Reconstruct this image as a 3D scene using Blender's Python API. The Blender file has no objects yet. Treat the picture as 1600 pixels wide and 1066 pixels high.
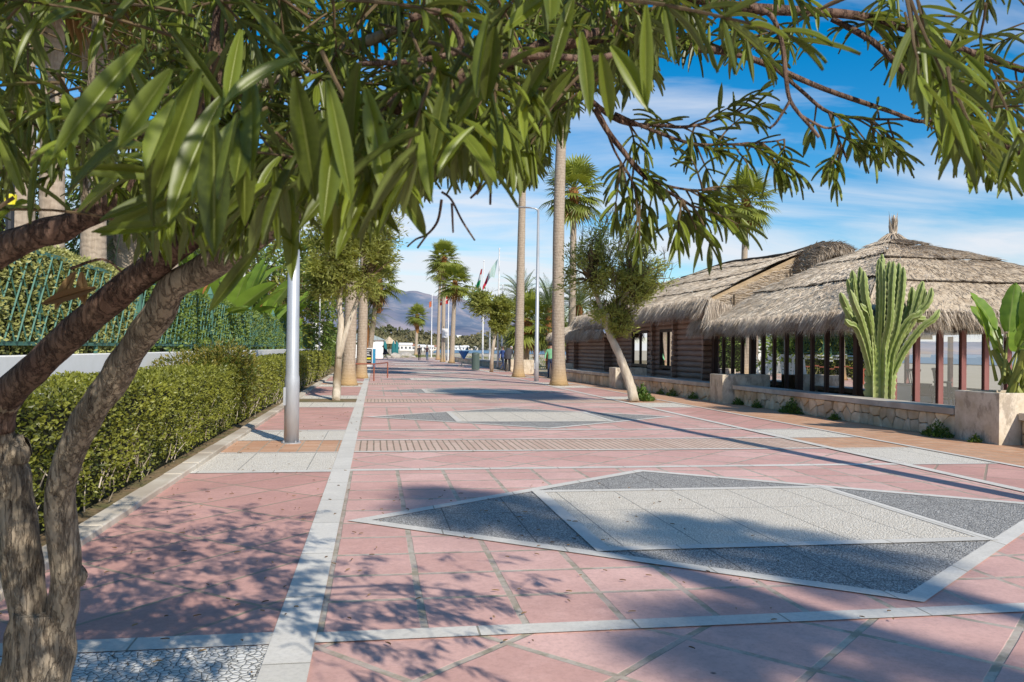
import bpy, math, random
from mathutils import Vector, Matrix, noise
random.seed(7)
R = random.random
U = random.uniform
SC = bpy.context.scene
COL = SC.collection
rad = math.radians

# ------------------------------------------------------------------ camera
F = 1300.0                       # focal length in pixels of a 1600 px wide frame
PSI, PIT, ROLL, CH = rad(9.3), rad(.54), rad(.7), 1.5
CR = Matrix.Rotation(-PSI, 3, 'Z') @ Matrix.Rotation(math.pi/2+PIT, 3, 'X') @ Matrix.Rotation(ROLL, 3, 'Z')
CRI = CR.transposed()
cam = bpy.data.cameras.new('camera'); camo = bpy.data.objects.new('camera', cam); COL.objects.link(camo)
camo.matrix_world = Matrix.Translation((0, 0, CH)) @ CR.to_4x4()
cam.sensor_width = 36; cam.lens = 36*F/1600; cam.clip_end = 20000; cam.clip_start = .05
cam.dof.use_dof = True; cam.dof.focus_distance = 13; cam.dof.aperture_fstop = 11
SC.camera = camo

def P(px, py, d):
    """world point seen at (px,py) of the photograph, d metres along the view axis"""
    return Vector((0, 0, CH)) + CR @ Vector(((px-800)/F, -(py-533)/F, -1)) * d
def proj(p):
    q = CRI @ (p - Vector((0, 0, CH)))
    if q.z > -.05: return None
    return (800 + F*q.x/-q.z, 533 - F*q.y/-q.z, -q.z)

# ------------------------------------------------------------------ mesh builder
class MB:
    def __init__(s): s.v = []; s.f = []; s.t = []; s.a = []; s.m = []; s.mi = 0
    def vert(s, p, t=.5, a=.5):
        s.v.append((p[0], p[1], p[2])); s.t.append(t); s.a.append(a); return len(s.v)-1
    def face(s, *i): s.f.append(i); s.m.append(s.mi)
    def quad(s, a, b, c, d, t=.5):
        i = [s.vert(p, t) for p in (a, b, c, d)]; s.face(*i)
    def poly(s, pts, t=.5): s.face(*[s.vert(p, t) for p in pts])
    def box(s, x0, y0, z0, x1, y1, z1, t=.5, bev=0):
        if bev:
            b = bev
            pts = []
            for z, k in ((z0, b), (z0+b, 0), (z1-b, 0), (z1, b)):
                pts.append([(x0+k, y0+k, z), (x1-k, y0+k, z), (x1-k, y1-k, z), (x0+k, y1-k, z)])
            I = [[s.vert(p, t) for p in r] for r in pts]
            s.face(*I[0][::-1]); s.face(*I[3])
            for r in range(3):
                for k in range(4): s.face(I[r][k], I[r][(k+1) % 4], I[r+1][(k+1) % 4], I[r+1][k])
            return
        i = [s.vert(p, t) for p in ((x0,y0,z0),(x1,y0,z0),(x1,y1,z0),(x0,y1,z0),(x0,y0,z1),(x1,y0,z1),(x1,y1,z1),(x0,y1,z1))]
        for f in ((3,2,1,0),(4,5,6,7),(0,1,5,4),(1,2,6,5),(2,3,7,6),(3,0,4,7)): s.face(*[i[k] for k in f])
    def tube(s, pts, rads, n=8, t=.5, cap=True, wob=0, wsc=3, ribs=None):
        pts = [Vector(p) for p in pts]
        rings = []; up = Vector((.31, .95, .05)); prev = None; L = 0
        for i, p in enumerate(pts):
            d = (pts[min(i+1, len(pts)-1)] - pts[max(i-1, 0)])
            d = d.normalized() if d.length > 1e-9 else Vector((0, 0, 1))
            if prev is None:
                x = d.cross(up)
                if x.length < .1: x = d.cross(Vector((1, 0, 0)))
                x.normalize()
            else:
                x = prev - d*prev.dot(d); x.normalize()
            prev = x; y = d.cross(x)
            r = rads[i] if isinstance(rads, (list, tuple)) else rads
            ring = []
            for k in range(n):
                a = 2*math.pi*k/n; q = x*math.cos(a) + y*math.sin(a); rr = r
                if wob: rr *= 1 + wob*noise.noise((p+q*r)*wsc)
                if ribs: rr *= ribs(k, i)
                ring.append(s.vert(p+q*rr, t, i/len(pts)))
            rings.append(ring)
        for i in range(len(rings)-1):
            for k in range(n): s.face(rings[i][k], rings[i][(k+1) % n], rings[i+1][(k+1) % n], rings[i+1][k])
        if cap: s.face(*rings[0][::-1]); s.face(*rings[-1])
    def grid(s, fn, nu, nv, t=.5):
        I = [[s.vert(fn(u/nu, v/nv), t(u/nu, v/nv) if callable(t) else t) for u in range(nu+1)] for v in range(nv+1)]
        for v in range(nv):
            for u in range(nu): s.face(I[v][u], I[v][u+1], I[v+1][u+1], I[v+1][u])
    def blade(s, b, d, w, L, t=.5, bend=0, seg=1):
        """thin pointed straw or grass blade"""
        d = d.normalized(); x = d.cross(Vector((U(-1,1), U(-1,1), U(-1,1))))
        if x.length < .05: return
        x.normalize(); x *= w/2; m = b + d*L*.55 + Vector((0,0,-bend*L*.3)); e = b + d*L + Vector((0,0,-bend*L))
        i = [s.vert(b-x, t), s.vert(b+x, t), s.vert(m+x*.8, t), s.vert(m-x*.8, t), s.vert(e, t)]
        s.face(i[0], i[1], i[2], i[3]); s.face(i[3], i[2], i[4])
    def card(s, b, d, n, L, W, t=.5):
        """small leaf, four corners folded along the middle"""
        d = d.normalized(); x = d.cross(n)
        if x.length < .05: return
        x.normalize(); nn = x.cross(d)
        m = b + d*L*.5
        i = [s.vert(b, t), s.vert(m+x*W/2+nn*W*.15, t), s.vert(b+d*L, t), s.vert(m-x*W/2+nn*W*.15, t)]
        s.face(i[0], i[1], i[2]); s.face(i[0], i[2], i[3])
    def leaf(s, b, d, n, L, W, droop=.3, fold=.25, seg=6, t=.5, tipw=0., curl=0):
        """lance-shaped leaf with a midrib, bending towards the ground"""
        d = d.normalized(); x = d.cross(n)
        if x.length < .05: x = d.cross(Vector((.3, .8, .5)))
        x.normalize(); prev = None; p = Vector(b); dd = Vector(d)
        cols = (-1, -.1, 0, .1, 1)
        for k in range(seg+1):
            q = k/seg
            w = W/2*(math.sin(math.pi*min(1, (q*.93+.05)))**.8) if k < seg else W*.02
            nn = x.cross(dd)
            row = [s.vert(p + x*(c*w) + nn*(abs(c)*w*fold) + nn*(-.004*(c == 0)), t, abs(c)) for c in cols]
            if prev:
                for j in range(4): s.face(prev[j], prev[j+1], row[j+1], row[j])
            prev = row
            dd = (dd + Vector((0, 0, -1))*droop/seg + nn*curl/seg).normalized()
            x = (x - dd*x.dot(dd)).normalized()
            p = p + dd*(L/seg)
    def build(s, name, mats, parent=None, smooth=False, origin=None):
        me = bpy.data.meshes.new(name)
        if origin is not None: o0 = Vector(origin)
        elif parent: o0 = (parent.parent or parent).location.copy()
        else: o0 = Vector((0, 0, 0))
        me.from_pydata([(x-o0.x, y-o0.y, z-o0.z) for x, y, z in s.v], [], s.f)
        at = me.attributes.new('tint', 'FLOAT', 'POINT'); at.data.foreach_set('value', s.t)
        at = me.attributes.new('across', 'FLOAT', 'POINT'); at.data.foreach_set('value', s.a)
        if not isinstance(mats, (list, tuple)): mats = [mats]
        for m in mats: me.materials.append(m)
        me.polygons.foreach_set('material_index', s.m)
        if smooth: me.polygons.foreach_set('use_smooth', [True]*len(me.polygons))
        me.update()
        o = bpy.data.objects.new(name, me); COL.objects.link(o)
        if parent: o.parent = parent
        else: o.location = o0
        return o

def tag(o, label=None, cat=None, group=None, kind=None):
    if label: o['label'] = label
    if cat: o['category'] = cat
    if group: o['group'] = group
    if kind: o['kind'] = kind
    return o
def thing(name, loc, label, cat, group=None):
    e = bpy.data.objects.new(name, None); COL.objects.link(e); e.location = loc; e.empty_display_size = .2
    return tag(e, label, cat, group)
def dup(root, loc, rotz=0, scale=1, label=None, group=None):
    r = root.copy(); COL.objects.link(r); r.location = loc; r.rotation_euler = (0, 0, rotz); r.scale = (scale,)*3
    if label: r['label'] = label
    if group: r['group'] = group
    for ch in list(root.children):
        c = ch.copy(); COL.objects.link(c); c.parent = r
        for g in list(ch.children):
            q = g.copy(); COL.objects.link(q); q.parent = c
    return r

# ------------------------------------------------------------------ materials
def nt(name):
    m = bpy.data.materials.new(name); m.use_nodes = True
    t = m.node_tree; b = t.nodes['Principled BSDF']
    return m, t, b
def N(t, typ, **kw):
    n = t.nodes.new(typ)
    for k, v in kw.items():
        if k in n.inputs: n.inputs[k].default_value = v
        else: setattr(n, k, v)
    return n
def coords(t, scale=(1, 1, 1), rot=(0, 0, 0), loc=(0, 0, 0), kind='Object'):
    c = N(t, 'ShaderNodeTexCoord'); mp = N(t, 'ShaderNodeMapping')
    mp.inputs['Scale'].default_value = scale; mp.inputs['Rotation'].default_value = rot; mp.inputs['Location'].default_value = loc
    t.links.new(c.outputs[kind], mp.inputs['Vector']); return mp.outputs['Vector']
def ramp(t, fac, stops):
    r = N(t, 'ShaderNodeValToRGB'); e = r.color_ramp.elements
    while len(e) < len(stops): e.new(.5)
    for i, (p, c) in enumerate(stops):
        e[i].position = p; e[i].color = (*c, 1) if len(c) == 3 else c
    t.links.new(fac, r.inputs['Fac']); return r.outputs['Color']
def mix(t, fac, a, b, mode='MIX'):
    m = N(t, 'ShaderNodeMix', data_type='RGBA', blend_type=mode)
    for s, i in ((fac, 0), (a, 6), (b, 7)):
        if isinstance(s, (int, float)): m.inputs[i].default_value = s
        elif isinstance(s, tuple): m.inputs[i].default_value = (*s, 1)
        else: t.links.new(s, m.inputs[i])
    return m.outputs[2]
def math_(t, op, a, b=0.):
    m = N(t, 'ShaderNodeMath', operation=op)
    for i, s in enumerate((a, b)):
        if isinstance(s, (int, float)): m.inputs[i].default_value = s
        else: t.links.new(s, m.inputs[i])
    return m.outputs[0]
def noise_(t, vec, scale, detail=4, rough=.6):
    n = N(t, 'ShaderNodeTexNoise', Scale=scale, Detail=detail, Roughness=rough)
    t.links.new(vec, n.inputs['Vector']); return n.outputs['Fac']
def bump(t, b, h, strength=.3, dist=.02):
    n = N(t, 'ShaderNodeBump', Strength=strength, Distance=dist)
    t.links.new(h, n.inputs['Height']); t.links.new(n.outputs['Normal'], b.inputs['Normal'])

def noisy(name, c1, c2, scale=4, rough=.8, bs=.3, bd=.02, stretch=(1, 1, 1), c3=None, big=.6, spec=.3, tint=0., metal=0):
    """two-scale noise colour with bump"""
    m, t, b = nt(name)
    v = coords(t, stretch)
    n1 = noise_(t, v, scale, 6, .65); n2 = noise_(t, v, scale*.17, 3)
    c = ramp(t, n1, [(.3, c1), (.7, c2)])
    if c3: c = mix(t, ramp(t, n2, [(.45, (0,0,0)), (.65, (1,1,1))]), c, c3)
    else:
        c = mix(t, math_(t, 'MULTIPLY', n2, big), c, tuple(x*.6 for x in c1))
    if tint:
        a = N(t, 'ShaderNodeAttribute', attribute_name='tint')
        c = mix(t, 1., c, ramp(t, a.outputs['Fac'], [(0, (1-tint,)*3), (1, (1+tint*.5,)*3)]), 'MULTIPLY')
    t.links.new(c, b.inputs['Base Color']); b.inputs['Roughness'].default_value = rough
    b.inputs['Specular IOR Level'].default_value = spec; b.inputs['Metallic'].default_value = metal
    if bs: bump(t, b, n1, bs, bd)
    return m
def leafmat(name, dark, light, rough=.4, trans=.35, tcol=None, rib=None, spec=.4, var=.25, back=None):
    """foliage: colour from the tint of each leaf, thin and translucent"""
    m, t, b = nt(name)
    a = N(t, 'ShaderNodeAttribute', attribute_name='tint')
    c = ramp(t, a.outputs['Fac'], [(0, dark), (.6, light), (1, tuple(min(1, x*1.25) for x in light))])
    v = coords(t)
    c = mix(t, math_(t, 'MULTIPLY', noise_(t, v, 9, 3), var), c, tuple(x*.45 for x in dark))
    if rib:
        ac = N(t, 'ShaderNodeAttribute', attribute_name='across')
        c = mix(t, ramp(t, ac.outputs['Fac'], [(.0, (.75,)*3), (.12, (0, 0, 0))]), c, rib)
        # fine side veins
        vv = noise_(t, coords(t, (1, 1, 1)), 160, 2)
        c = mix(t, math_(t, 'MULTIPLY', vv, .22), c, tuple(x*1.5 for x in light))
    if back:
        g = N(t, 'ShaderNodeNewGeometry'); c = mix(t, math_(t, 'MULTIPLY', g.outputs['Backfacing'], .55), c, back)
    t.links.new(c, b.inputs['Base Color']); b.inputs['Roughness'].default_value = rough
    b.inputs['Specular IOR Level'].default_value = spec
    if trans:
        tr = N(t, 'ShaderNodeBsdfTranslucent'); mx = N(t, 'ShaderNodeMixShader'); mx.inputs[0].default_value = trans
        hs = N(t, 'ShaderNodeHueSaturation', Hue=.485, Saturation=1.15, Value=1.7)
        t.links.new(c, hs.inputs['Color'])
        t.links.new(hs.outputs['Color'], tr.inputs['Color'])
        out = t.nodes['Material Output']
        t.links.new(b.outputs[0], mx.inputs[1]); t.links.new(tr.outputs[0], mx.inputs[2]); t.links.new(mx.outputs[0], out.inputs['Surface'])
    return m
def plain(name, c, rough=.5, metal=0, spec=.4, var=.12):
    m, t, b = nt(name)
    v = coords(t); n = noise_(t, v, 6, 4)
    cc = mix(t, math_(t, 'MULTIPLY', n, var*2), c, tuple(x*.5 for x in c))
    t.links.new(cc, b.inputs['Base Color']); b.inputs['Roughness'].default_value = rough
    b.inputs['Metallic'].default_value = metal; b.inputs['Specular IOR Level'].default_value = spec
    return m

def tiles(name, size, rot, c1, c2, mortar, msize=.03, loc=(0, 0, 0), dirt=.75, sx=1.0):
    """square paving slabs with wide worn grout"""
    m, t, b = nt(name)
    v = coords(t, (1, 1, 1), (0, 0, rot), loc)
    # wobble so that joints are not ruler straight
    nz = N(t, 'ShaderNodeTexNoise', Scale=2.2, Detail=3); t.links.new(v, nz.inputs['Vector'])
    vm = N(t, 'ShaderNodeVectorMath', operation='MULTIPLY_ADD')
    t.links.new(nz.outputs['Color'], vm.inputs[0]); vm.inputs[1].default_value = (.018, .018, 0); t.links.new(v, vm.inputs[2])
    br = N(t, 'ShaderNodeTexBrick', offset=0, squash=1)
    br.inputs['Scale'].default_value = 1; br.inputs['Brick Width'].default_value = size*sx; br.inputs['Row Height'].default_value = size
    br.inputs['Mortar Size'].default_value = msize; br.inputs['Mortar Smooth'].default_value = .25; br.inputs['Bias'].default_value = 0
    br.inputs['Color1'].default_value = (*c1, 1); br.inputs['Color2'].default_value = (*c2, 1)
    br.inputs['Mortar'].default_value = (*mortar, 1)
    t.links.new(vm.outputs[0], br.inputs['Vector'])
    w = coords(t)
    big = noise_(t, w, .9, 5, .65); fine = noise_(t, w, 38, 5, .7); mid = noise_(t, w, 6, 5, .7)
    c = br.outputs['Color']
    c = mix(t, ramp(t, big, [(.38, (0,0,0)), (.75, (dirt,)*3)]), c, tuple(x*.72+.03 for x in c1))
    c = mix(t, ramp(t, mid, [(.5, (0,0,0)), (.75, (.35,)*3)]), c, tuple(min(1, x*1.18) for x in c2))
    c = mix(t, ramp(t, fine, [(.3, (.35,)*3), (.55, (0,0,0))]), c, tuple(x*.55 for x in c1))
    # dark stains / spots
    vo = N(t, 'ShaderNodeTexVoronoi', Scale=1.7); t.links.new(w, vo.inputs['Vector'])
    sp = ramp(t, vo.outputs['Distance'], [(.012, (.8,)*3), (.03, (0,0,0))])
    c = mix(t, sp, c, (.06, .04, .035))
    # worn dirt in the joints
    mfac = br.outputs['Fac']
    c = mix(t, math_(t, 'MULTIPLY', mfac, ramp(t, mid, [(.45, (0,0,0)), (.6, (.9,)*3)])), c, (.30, .27, .19))
    t.links.new(c, b.inputs['Base Color']); b.inputs['Roughness'].default_value = .72; b.inputs['Specular IOR Level'].default_value = .3
    h = math_(t, 'SUBTRACT', math_(t, 'MULTIPLY', fine, .25), math_(t, 'MULTIPLY', mfac, 1.))
    bump(t, b, h, .5, .008)
    return m
def pebbles(name, scale, stone1, stone2, gap, edge=.06, joint=None, stretch=(1, 1, 1)):
    m, t, b = nt(name)
    v = coords(t, stretch)
    ve = N(t, 'ShaderNodeTexVoronoi', feature='DISTANCE_TO_EDGE', Scale=scale); t.links.new(v, ve.inputs['Vector'])
    vc = N(t, 'ShaderNodeTexVoronoi', Scale=scale); t.links.new(v, vc.inputs['Vector'])
    sep = N(t, 'ShaderNodeSeparateColor'); t.links.new(vc.outputs['Color'], sep.inputs[0])
    c = ramp(t, sep.outputs[0], [(0, stone1), (1, stone2)])
    c = mix(t, math_(t, 'MULTIPLY', noise_(t, v, scale*.12, 4), .5), c, tuple(x*.62 for x in stone1))
    mk = ramp(t, ve.outputs['Distance'], [(edge*.5, (1,)*3), (edge*1.3, (0,)*3)])
    c = mix(t, mk, c, gap)
    if joint:
        br = N(t, 'ShaderNodeTexBrick', offset=0); br.inputs['Scale'].default_value = 1; br.inputs['Brick Width'].default_value = joint
        br.inputs['Row Height'].default_value = joint*4; br.inputs['Mortar Size'].default_value = .006
        t.links.new(v, br.inputs['Vector'])
        c = mix(t, math_(t, 'MULTIPLY', br.outputs['Fac'], .8), c, tuple(x*.25 for x in stone1))
    t.links.new(c, b.inputs['Base Color']); b.inputs['Roughness'].default_value = .7; b.inputs['Specular IOR Level'].default_value = .3
    bump(t, b, ramp(t, ve.outputs['Distance'], [(0, (0,)*3), (.2, (1,)*3)]), .6, .01)
    return m
# ================================================================== LIGHT
SUN_AZ = rad(22.8); SUN_EL = rad(36)
TOSUN = Vector((math.sin(SUN_AZ)*math.cos(SUN_EL), -math.cos(SUN_AZ)*math.cos(SUN_EL), math.sin(SUN_EL)))
sl = bpy.data.lights.new('sun', 'SUN'); sl.energy = 5.0; sl.angle = rad(.53); sl.color = (1, .93, .83)
so = bpy.data.objects.new('sun', sl); COL.objects.link(so); so.rotation_euler = (-TOSUN).to_track_quat('-Z', 'Y').to_euler()
w = bpy.data.worlds.new('World'); SC.world = w; w.use_nodes = True
t = w.node_tree; t.nodes.clear()
out = N(t, 'ShaderNodeOutputWorld'); bg = N(t, 'ShaderNodeBackground'); bg.inputs['Strength'].default_value = .15
sky = N(t, 'ShaderNodeTexSky', sky_type='NISHITA'); sky.sun_disc = False; sky.sun_elevation = SUN_EL
sky.sun_rotation = math.atan2(TOSUN.x, TOSUN.y); sky.air_density = 1.0; sky.dust_density = .4; sky.ozone_density = 2.5
hs = N(t, 'ShaderNodeHueSaturation', Hue=.497, Saturation=1.54, Value=.95); t.links.new(sky.outputs[0], hs.inputs['Color'])
tc = N(t, 'ShaderNodeTexCoord'); sx = N(t, 'ShaderNodeSeparateXYZ'); t.links.new(tc.outputs['Generated'], sx.inputs[0])
# clouds on a flat layer: direction divided by height
zc = math_(t, 'ADD', math_(t, 'MAXIMUM', sx.outputs[2], 0.), .10)
cx = N(t, 'ShaderNodeCombineXYZ'); t.links.new(math_(t, 'DIVIDE', sx.outputs[0], zc), cx.inputs[0]); t.links.new(math_(t, 'DIVIDE', sx.outputs[1], zc), cx.inputs[1])
mp = N(t, 'ShaderNodeMapping'); mp.inputs['Rotation'].default_value = (0, 0, rad(25)); mp.inputs['Scale'].default_value = (.55, 1.15, 1); mp.inputs['Location'].default_value = (1.3, .4, 0)
t.links.new(cx.outputs[0], mp.inputs[0])
n1 = N(t, 'ShaderNodeTexNoise', Scale=.9, Detail=8, Roughness=.57, Distortion=.5); t.links.new(mp.outputs[0], n1.inputs['Vector'])
lowb = ramp(t, sx.outputs[2], [(.0, (.62,)*3), (.16, (.30,)*3), (.30, (.1,)*3), (.5, (.0,)*3)])
cl = math_(t, 'ADD', n1.outputs['Fac'], math_(t, 'MULTIPLY', lowb, .5))
cf = ramp(t, cl, [(.53, (0, 0, 0)), (.63, (.38,)*3), (.78, (.9,)*3)])
mxc = mix(t, cf, hs.outputs['Color'], (5.6, 5.8, 6.2))
t.links.new(mxc, bg.inputs['Color']); t.links.new(bg.outputs[0], out.inputs[0])
SC.view_settings.view_transform = 'Standard'; SC.view_settings.look = 'None'; SC.view_settings.exposure = 0
SC.render.engine = 'CYCLES'; SC.cycles.max_bounces = 6; SC.cycles.transparent_max_bounces = 12
SC.cycles.caustics_reflective = False; SC.cycles.caustics_refractive = False; SC.cycles.use_denoising = True

# ================================================================== MATERIALS
PINK1, PINK2, GROUT = (.64, .37, .31), (.79, .51, .44), (.52, .48, .39)
M = {}
M['tile_sq'] = tiles('pink slabs', .545, 0, PINK1, PINK2, GROUT, .024, (.26, -.06, 0))
M['tile_dg'] = tiles('pink slabs laid diagonally', .66, rad(48), PINK1, PINK2, GROUT, .024)
M['tile_lf'] = tiles('pink slabs on the side strip', .92, rad(40), (.58, .315, .26), (.69, .40, .335), (.36, .30, .22), .016, (.2, .3, 0), sx=.62)
M['marble'] = tiles('worn marble', 400, 0, (.68, .64, .56), (.78, .74, .66), (.30, .27, .22), .006, (.3, 200, 0), .5, .00215)
M['marble_l'] = tiles('worn marble strip', 1.05, 0, (.68, .64, .56), (.77, .73, .65), (.3, .27, .22), .006, (20, .2, 0), .5, 40)
M['peb_white'] = pebbles('white pebbles', 42, (.93, .86, .73), (.80, .72, .59), (.50, .43, .33), .06, .62)
M['peb_strip'] = pebbles('white and black pebbles', 29, (.86, .84, .78), (.68, .66, .60), (.13, .125, .11), .055, None, (1, 1, 1))
M['peb_grey'] = pebbles('grey pebbles', 46, (.40, .38, .345), (.72, .69, .63), (.17, .163, .15), .10, .62)
M['peb_side'] = pebbles('pale pebbles', 34, (.93, .87, .75), (.82, .75, .63), (.5, .44, .35), .06, .8)
M['brick'] = tiles('orange bricks', .14, 0, (.58, .29, .155), (.70, .42, .26), (.50, .42, .32), .012, (0, 0, 0), .5, 1.9)
M['brickband'] = tiles('brick on edge', 1.9, rad(0), (.60, .42, .32), (.70, .52, .41), (.24, .16, .11), .012, (.0, .2, 0), .4, .052)
M['soil'] = noisy('dry soil', (.20, .135, .075), (.30, .22, .12), 14, .95, .8, .03, c3=(.13, .13, .05))
M['sand'] = noisy('beach sand', (.46, .38, .27), (.56, .48, .36), 3, .95, .3, .03, c3=(.46, .40, .27))
M['sea'] = noisy('sea water', (.022, .115, .21), (.035, .165, .27), .05, .3, .3, .3, (1, .2, 1))
M['white'] = noisy('white paint', (.84, .83, .79), (.90, .89, .86), 6, .7, .1, .005, big=.15)
M['conc'] = noisy('old concrete', (.52, .46, .38), (.68, .62, .53), 5, .9, .5, .012, c3=(.40, .345, .28))
M['concpale'] = noisy('pale render', (.52, .45, .35), (.66, .60, .50), 4, .9, .4, .01, c3=(.40, .33, .25))
M['stone'] = noisy('rubble stone', (.68, .55, .37), (.84, .72, .54), 9, .9, .7, .02, tint=.3, c3=(.60, .45, .28))
M['mortar'] = noisy('dark mortar', (.16, .13, .09), (.24, .20, .15), 12, .95, .6, .02)
M['fencegreen'] = plain('green fence paint', (.075, .195, .148), .5)
M['galv'] = noisy('galvanised steel', (.42, .44, .46), (.55, .57, .59), 9, .42, .05, .002, (1, 1, .25), metal=.35, spec=.5, big=.25)
M['metalwhite'] = plain('white pole paint', (.80, .80, .80), .35)
M['dkgreen'] = plain('dark green paint', (.10, .145, .13), .5)
M['black'] = plain('black paint', (.025, .026, .03), .5)
M['blue'] = plain('blue paint', (.03, .30, .52), .45)
M['ltblue'] = plain('blue plastic', (.03, .16, .50), .45)
M['yellow'] = plain('yellow paint', (.78, .68, .03), .5)
M['rustred'] = plain('red brown paint', (.30, .09, .05), .6)
M['rock'] = noisy('boulder', (.36, .32, .26), (.60, .56, .50), 3, .9, .6, .05)
M['logs'] = noisy('brown stained logs', (.30, .185, .135), (.46, .31, .235), 5, .6, .5, .02, (1, .25, 1), big=.4, spec=.4)
M['wooddark'] = noisy('dark brown frames', (.045, .022, .016), (.07, .036, .027), 7, .5, .2, .005, (1, 1, .2))
M['woodred'] = noisy('red brown frames', (.24, .095, .085), (.32, .135, .12), 7, .5, .2, .005, (1, 1, .2))
M['interior'] = plain('cream interior', (.62, .57, .48), .7)
M['straw'] = noisy('thatch bed', (.50, .40, .28), (.66, .55, .41), 16, .95, 1., .03, (1, 1, 1), c3=(.44, .34, .23))
M['weave'] = noisy('woven straw', (.30, .215, .125), (.60, .47, .31), 26, .95, 1., .03, (.35, .35, 1.6), c3=(.36, .265, .16))
def strawmat(name, stops):
    m, t, b = nt(name)
    a = N(t, 'ShaderNodeAttribute', attribute_name='tint'); c = ramp(t, a.outputs['Fac'], stops)
    c = mix(t, math_(t, 'MULTIPLY', noise_(t, coords(t), 1.4, 4), .5), c, (.36, .285, .21))
    t.links.new(c, b.inputs['Base Color']); b.inputs['Roughness'].default_value = .9; b.inputs['Specular IOR Level'].default_value = .15
    return m
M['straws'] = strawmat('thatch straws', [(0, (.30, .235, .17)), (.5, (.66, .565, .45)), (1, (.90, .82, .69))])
M['rope'] = noisy('thatch binding', (.05, .036, .025), (.10, .075, .05), 20, .95, .8, .03)
def barkmat(name, dark, light, moss, crack):
    m, t, b = nt(name); v = coords(t, (1, 1, .26))
    n1 = noise_(t, v, 26, 7, .7); n2 = noise_(t, coords(t), 5, 5, .65)
    n3 = noise_(t, coords(t, (1, 1, .16)), 34, 5, .6); n4 = noise_(t, coords(t, (1, 1, .22)), 11, 5, .65)
    rg = math_(t, 'ABSOLUTE', math_(t, 'SUBTRACT', n3, .5)); rg2 = math_(t, 'ABSOLUTE', math_(t, 'SUBTRACT', n4, .5))
    cr = math_(t, 'ADD', ramp(t, rg, [(.0, (.75,)*3), (.045, (0, 0, 0))]), ramp(t, rg2, [(.0, (.8,)*3), (.03, (0, 0, 0))]))
    c = ramp(t, n1, [(.3, dark), (.68, light)]); c = mix(t, ramp(t, n2, [(.45, (0, 0, 0)), (.68, (.8,)*3)]), c, moss)
    c = mix(t, math_(t, 'MULTIPLY', math_(t, 'MULTIPLY', cr, n2), 1.1), c, crack)
    t.links.new(c, b.inputs['Base Color']); b.inputs['Roughness'].default_value = .92; b.inputs['Specular IOR Level'].default_value = .2
    bump(t, b, math_(t, 'SUBTRACT', n1, math_(t, 'MULTIPLY', cr, .5)), 1., .014); return m
M['bark'] = barkmat('grey brown bark', (.20, .15, .10), (.46, .38, .28), (.33, .27, .19), (.075, .05, .035))
M['bark_red'] = barkmat('red brown bark', (.10, .06, .042), (.27, .18, .13), (.17, .10, .075), (.04, .022, .017))
M['bark_pale'] = noisy('pale bark', (.46, .39, .29), (.66, .58, .47), 9, .9, .9, .04, (1, 1, .4), c3=(.25, .19, .12))
M['twig'] = noisy('twig', (.10, .065, .035), (.20, .145, .075), 20, .8, .4, .01)
M['twig_green'] = plain('green twig', (.25, .27, .05), .6)
M['leaf_ole'] = leafmat('oleander leaf', (.022, .034, .006), (.215, .27, .036), .38, .30, rib=(.30, .34, .09), spec=.42, back=(.14, .17, .06))
M['leaf_olive'] = leafmat('narrow grey green leaf', (.095, .115, .03), (.37, .395, .11), .5, .45)
M['leaf_hedge'] = leafmat('clipped hedge leaf', (.055, .075, .012), (.27, .285, .048), .4, .3)
M['leaf_hedge2'] = leafmat('variegated hedge leaf', (0.080, 0.112, 0.024), (0.416, 0.416, 0.144), .42, .3)
M['leaf_tall'] = leafmat('climbing hedge leaf', (0.048, 0.088, 0.019), (0.208, 0.288, 0.064), .42, .3)
M['leaf_red'] = leafmat('red tipped leaf', (.08, .13, .02), (.29, .235, .05), .42, .3)
M['leaf_fan'] = leafmat('fan palm leaf', (0.072, 0.104, 0.022), (0.264, 0.296, 0.056), .42, .25, var=.15)
M['leaf_dry'] = leafmat('dry palm leaf', (.16, .09, .035), (.36, .23, .10), .7, .2)
M['leaf_date'] = leafmat('date palm leaf', (0.075, 0.112, 0.038), (0.225, 0.277, 0.105), .45, .2)
M['leaf_ban'] = leafmat('paddle leaf', (0.072, 0.136, 0.019), (0.208, 0.320, 0.048), .35, .3, rib=(.28, .33, .10), spec=.4)
M['leaf_weed'] = leafmat('weed leaf', (0.042, 0.084, 0.014), (0.140, 0.224, 0.042), .5, .3)
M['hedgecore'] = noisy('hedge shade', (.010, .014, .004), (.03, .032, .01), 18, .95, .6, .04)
M['palmtrunk'] = None
m, t, b = nt('palm trunk')
v = coords(t); wv = N(t, 'ShaderNodeTexWave', bands_direction='Z', Scale=2.6, Distortion=5.5, Detail=3); wv.inputs['Detail Scale'].default_value = 2.
t.links.new(v, wv.inputs['Vector'])
nn = noise_(t, coords(t, (6, 6, 2.5)), 3, 5); fine = noise_(t, coords(t, (14, 14, 1.2)), 3, 4)
c = ramp(t, nn, [(.3, (.34, .27, .20)), (.7, (.47, .39, .30))]); c = mix(t, math_(t, 'MULTIPLY', wv.outputs['Fac'], .22), c, (.24, .18, .13))
c = mix(t, ramp(t, fine, [(.5, (0, 0, 0)), (.7, (.4,)*3)]), c, (.2, .15, .11))
tz = N(t, 'ShaderNodeSeparateXYZ'); t.links.new(v, tz.inputs[0])
c = mix(t, ramp(t, math_(t, 'MULTIPLY', tz.outputs[2], .5), [(.05, (.8,)*3), (.5, (0, 0, 0))]), c, (.42, .27, .11))
t.links.new(c, b.inputs['Base Color']); b.inputs['Roughness'].default_value = .9
bump(t, b, math_(t, 'ADD', math_(t, 'MULTIPLY', wv.outputs['Fac'], .4), fine), .5, .03); M['palmtrunk'] = m
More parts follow.
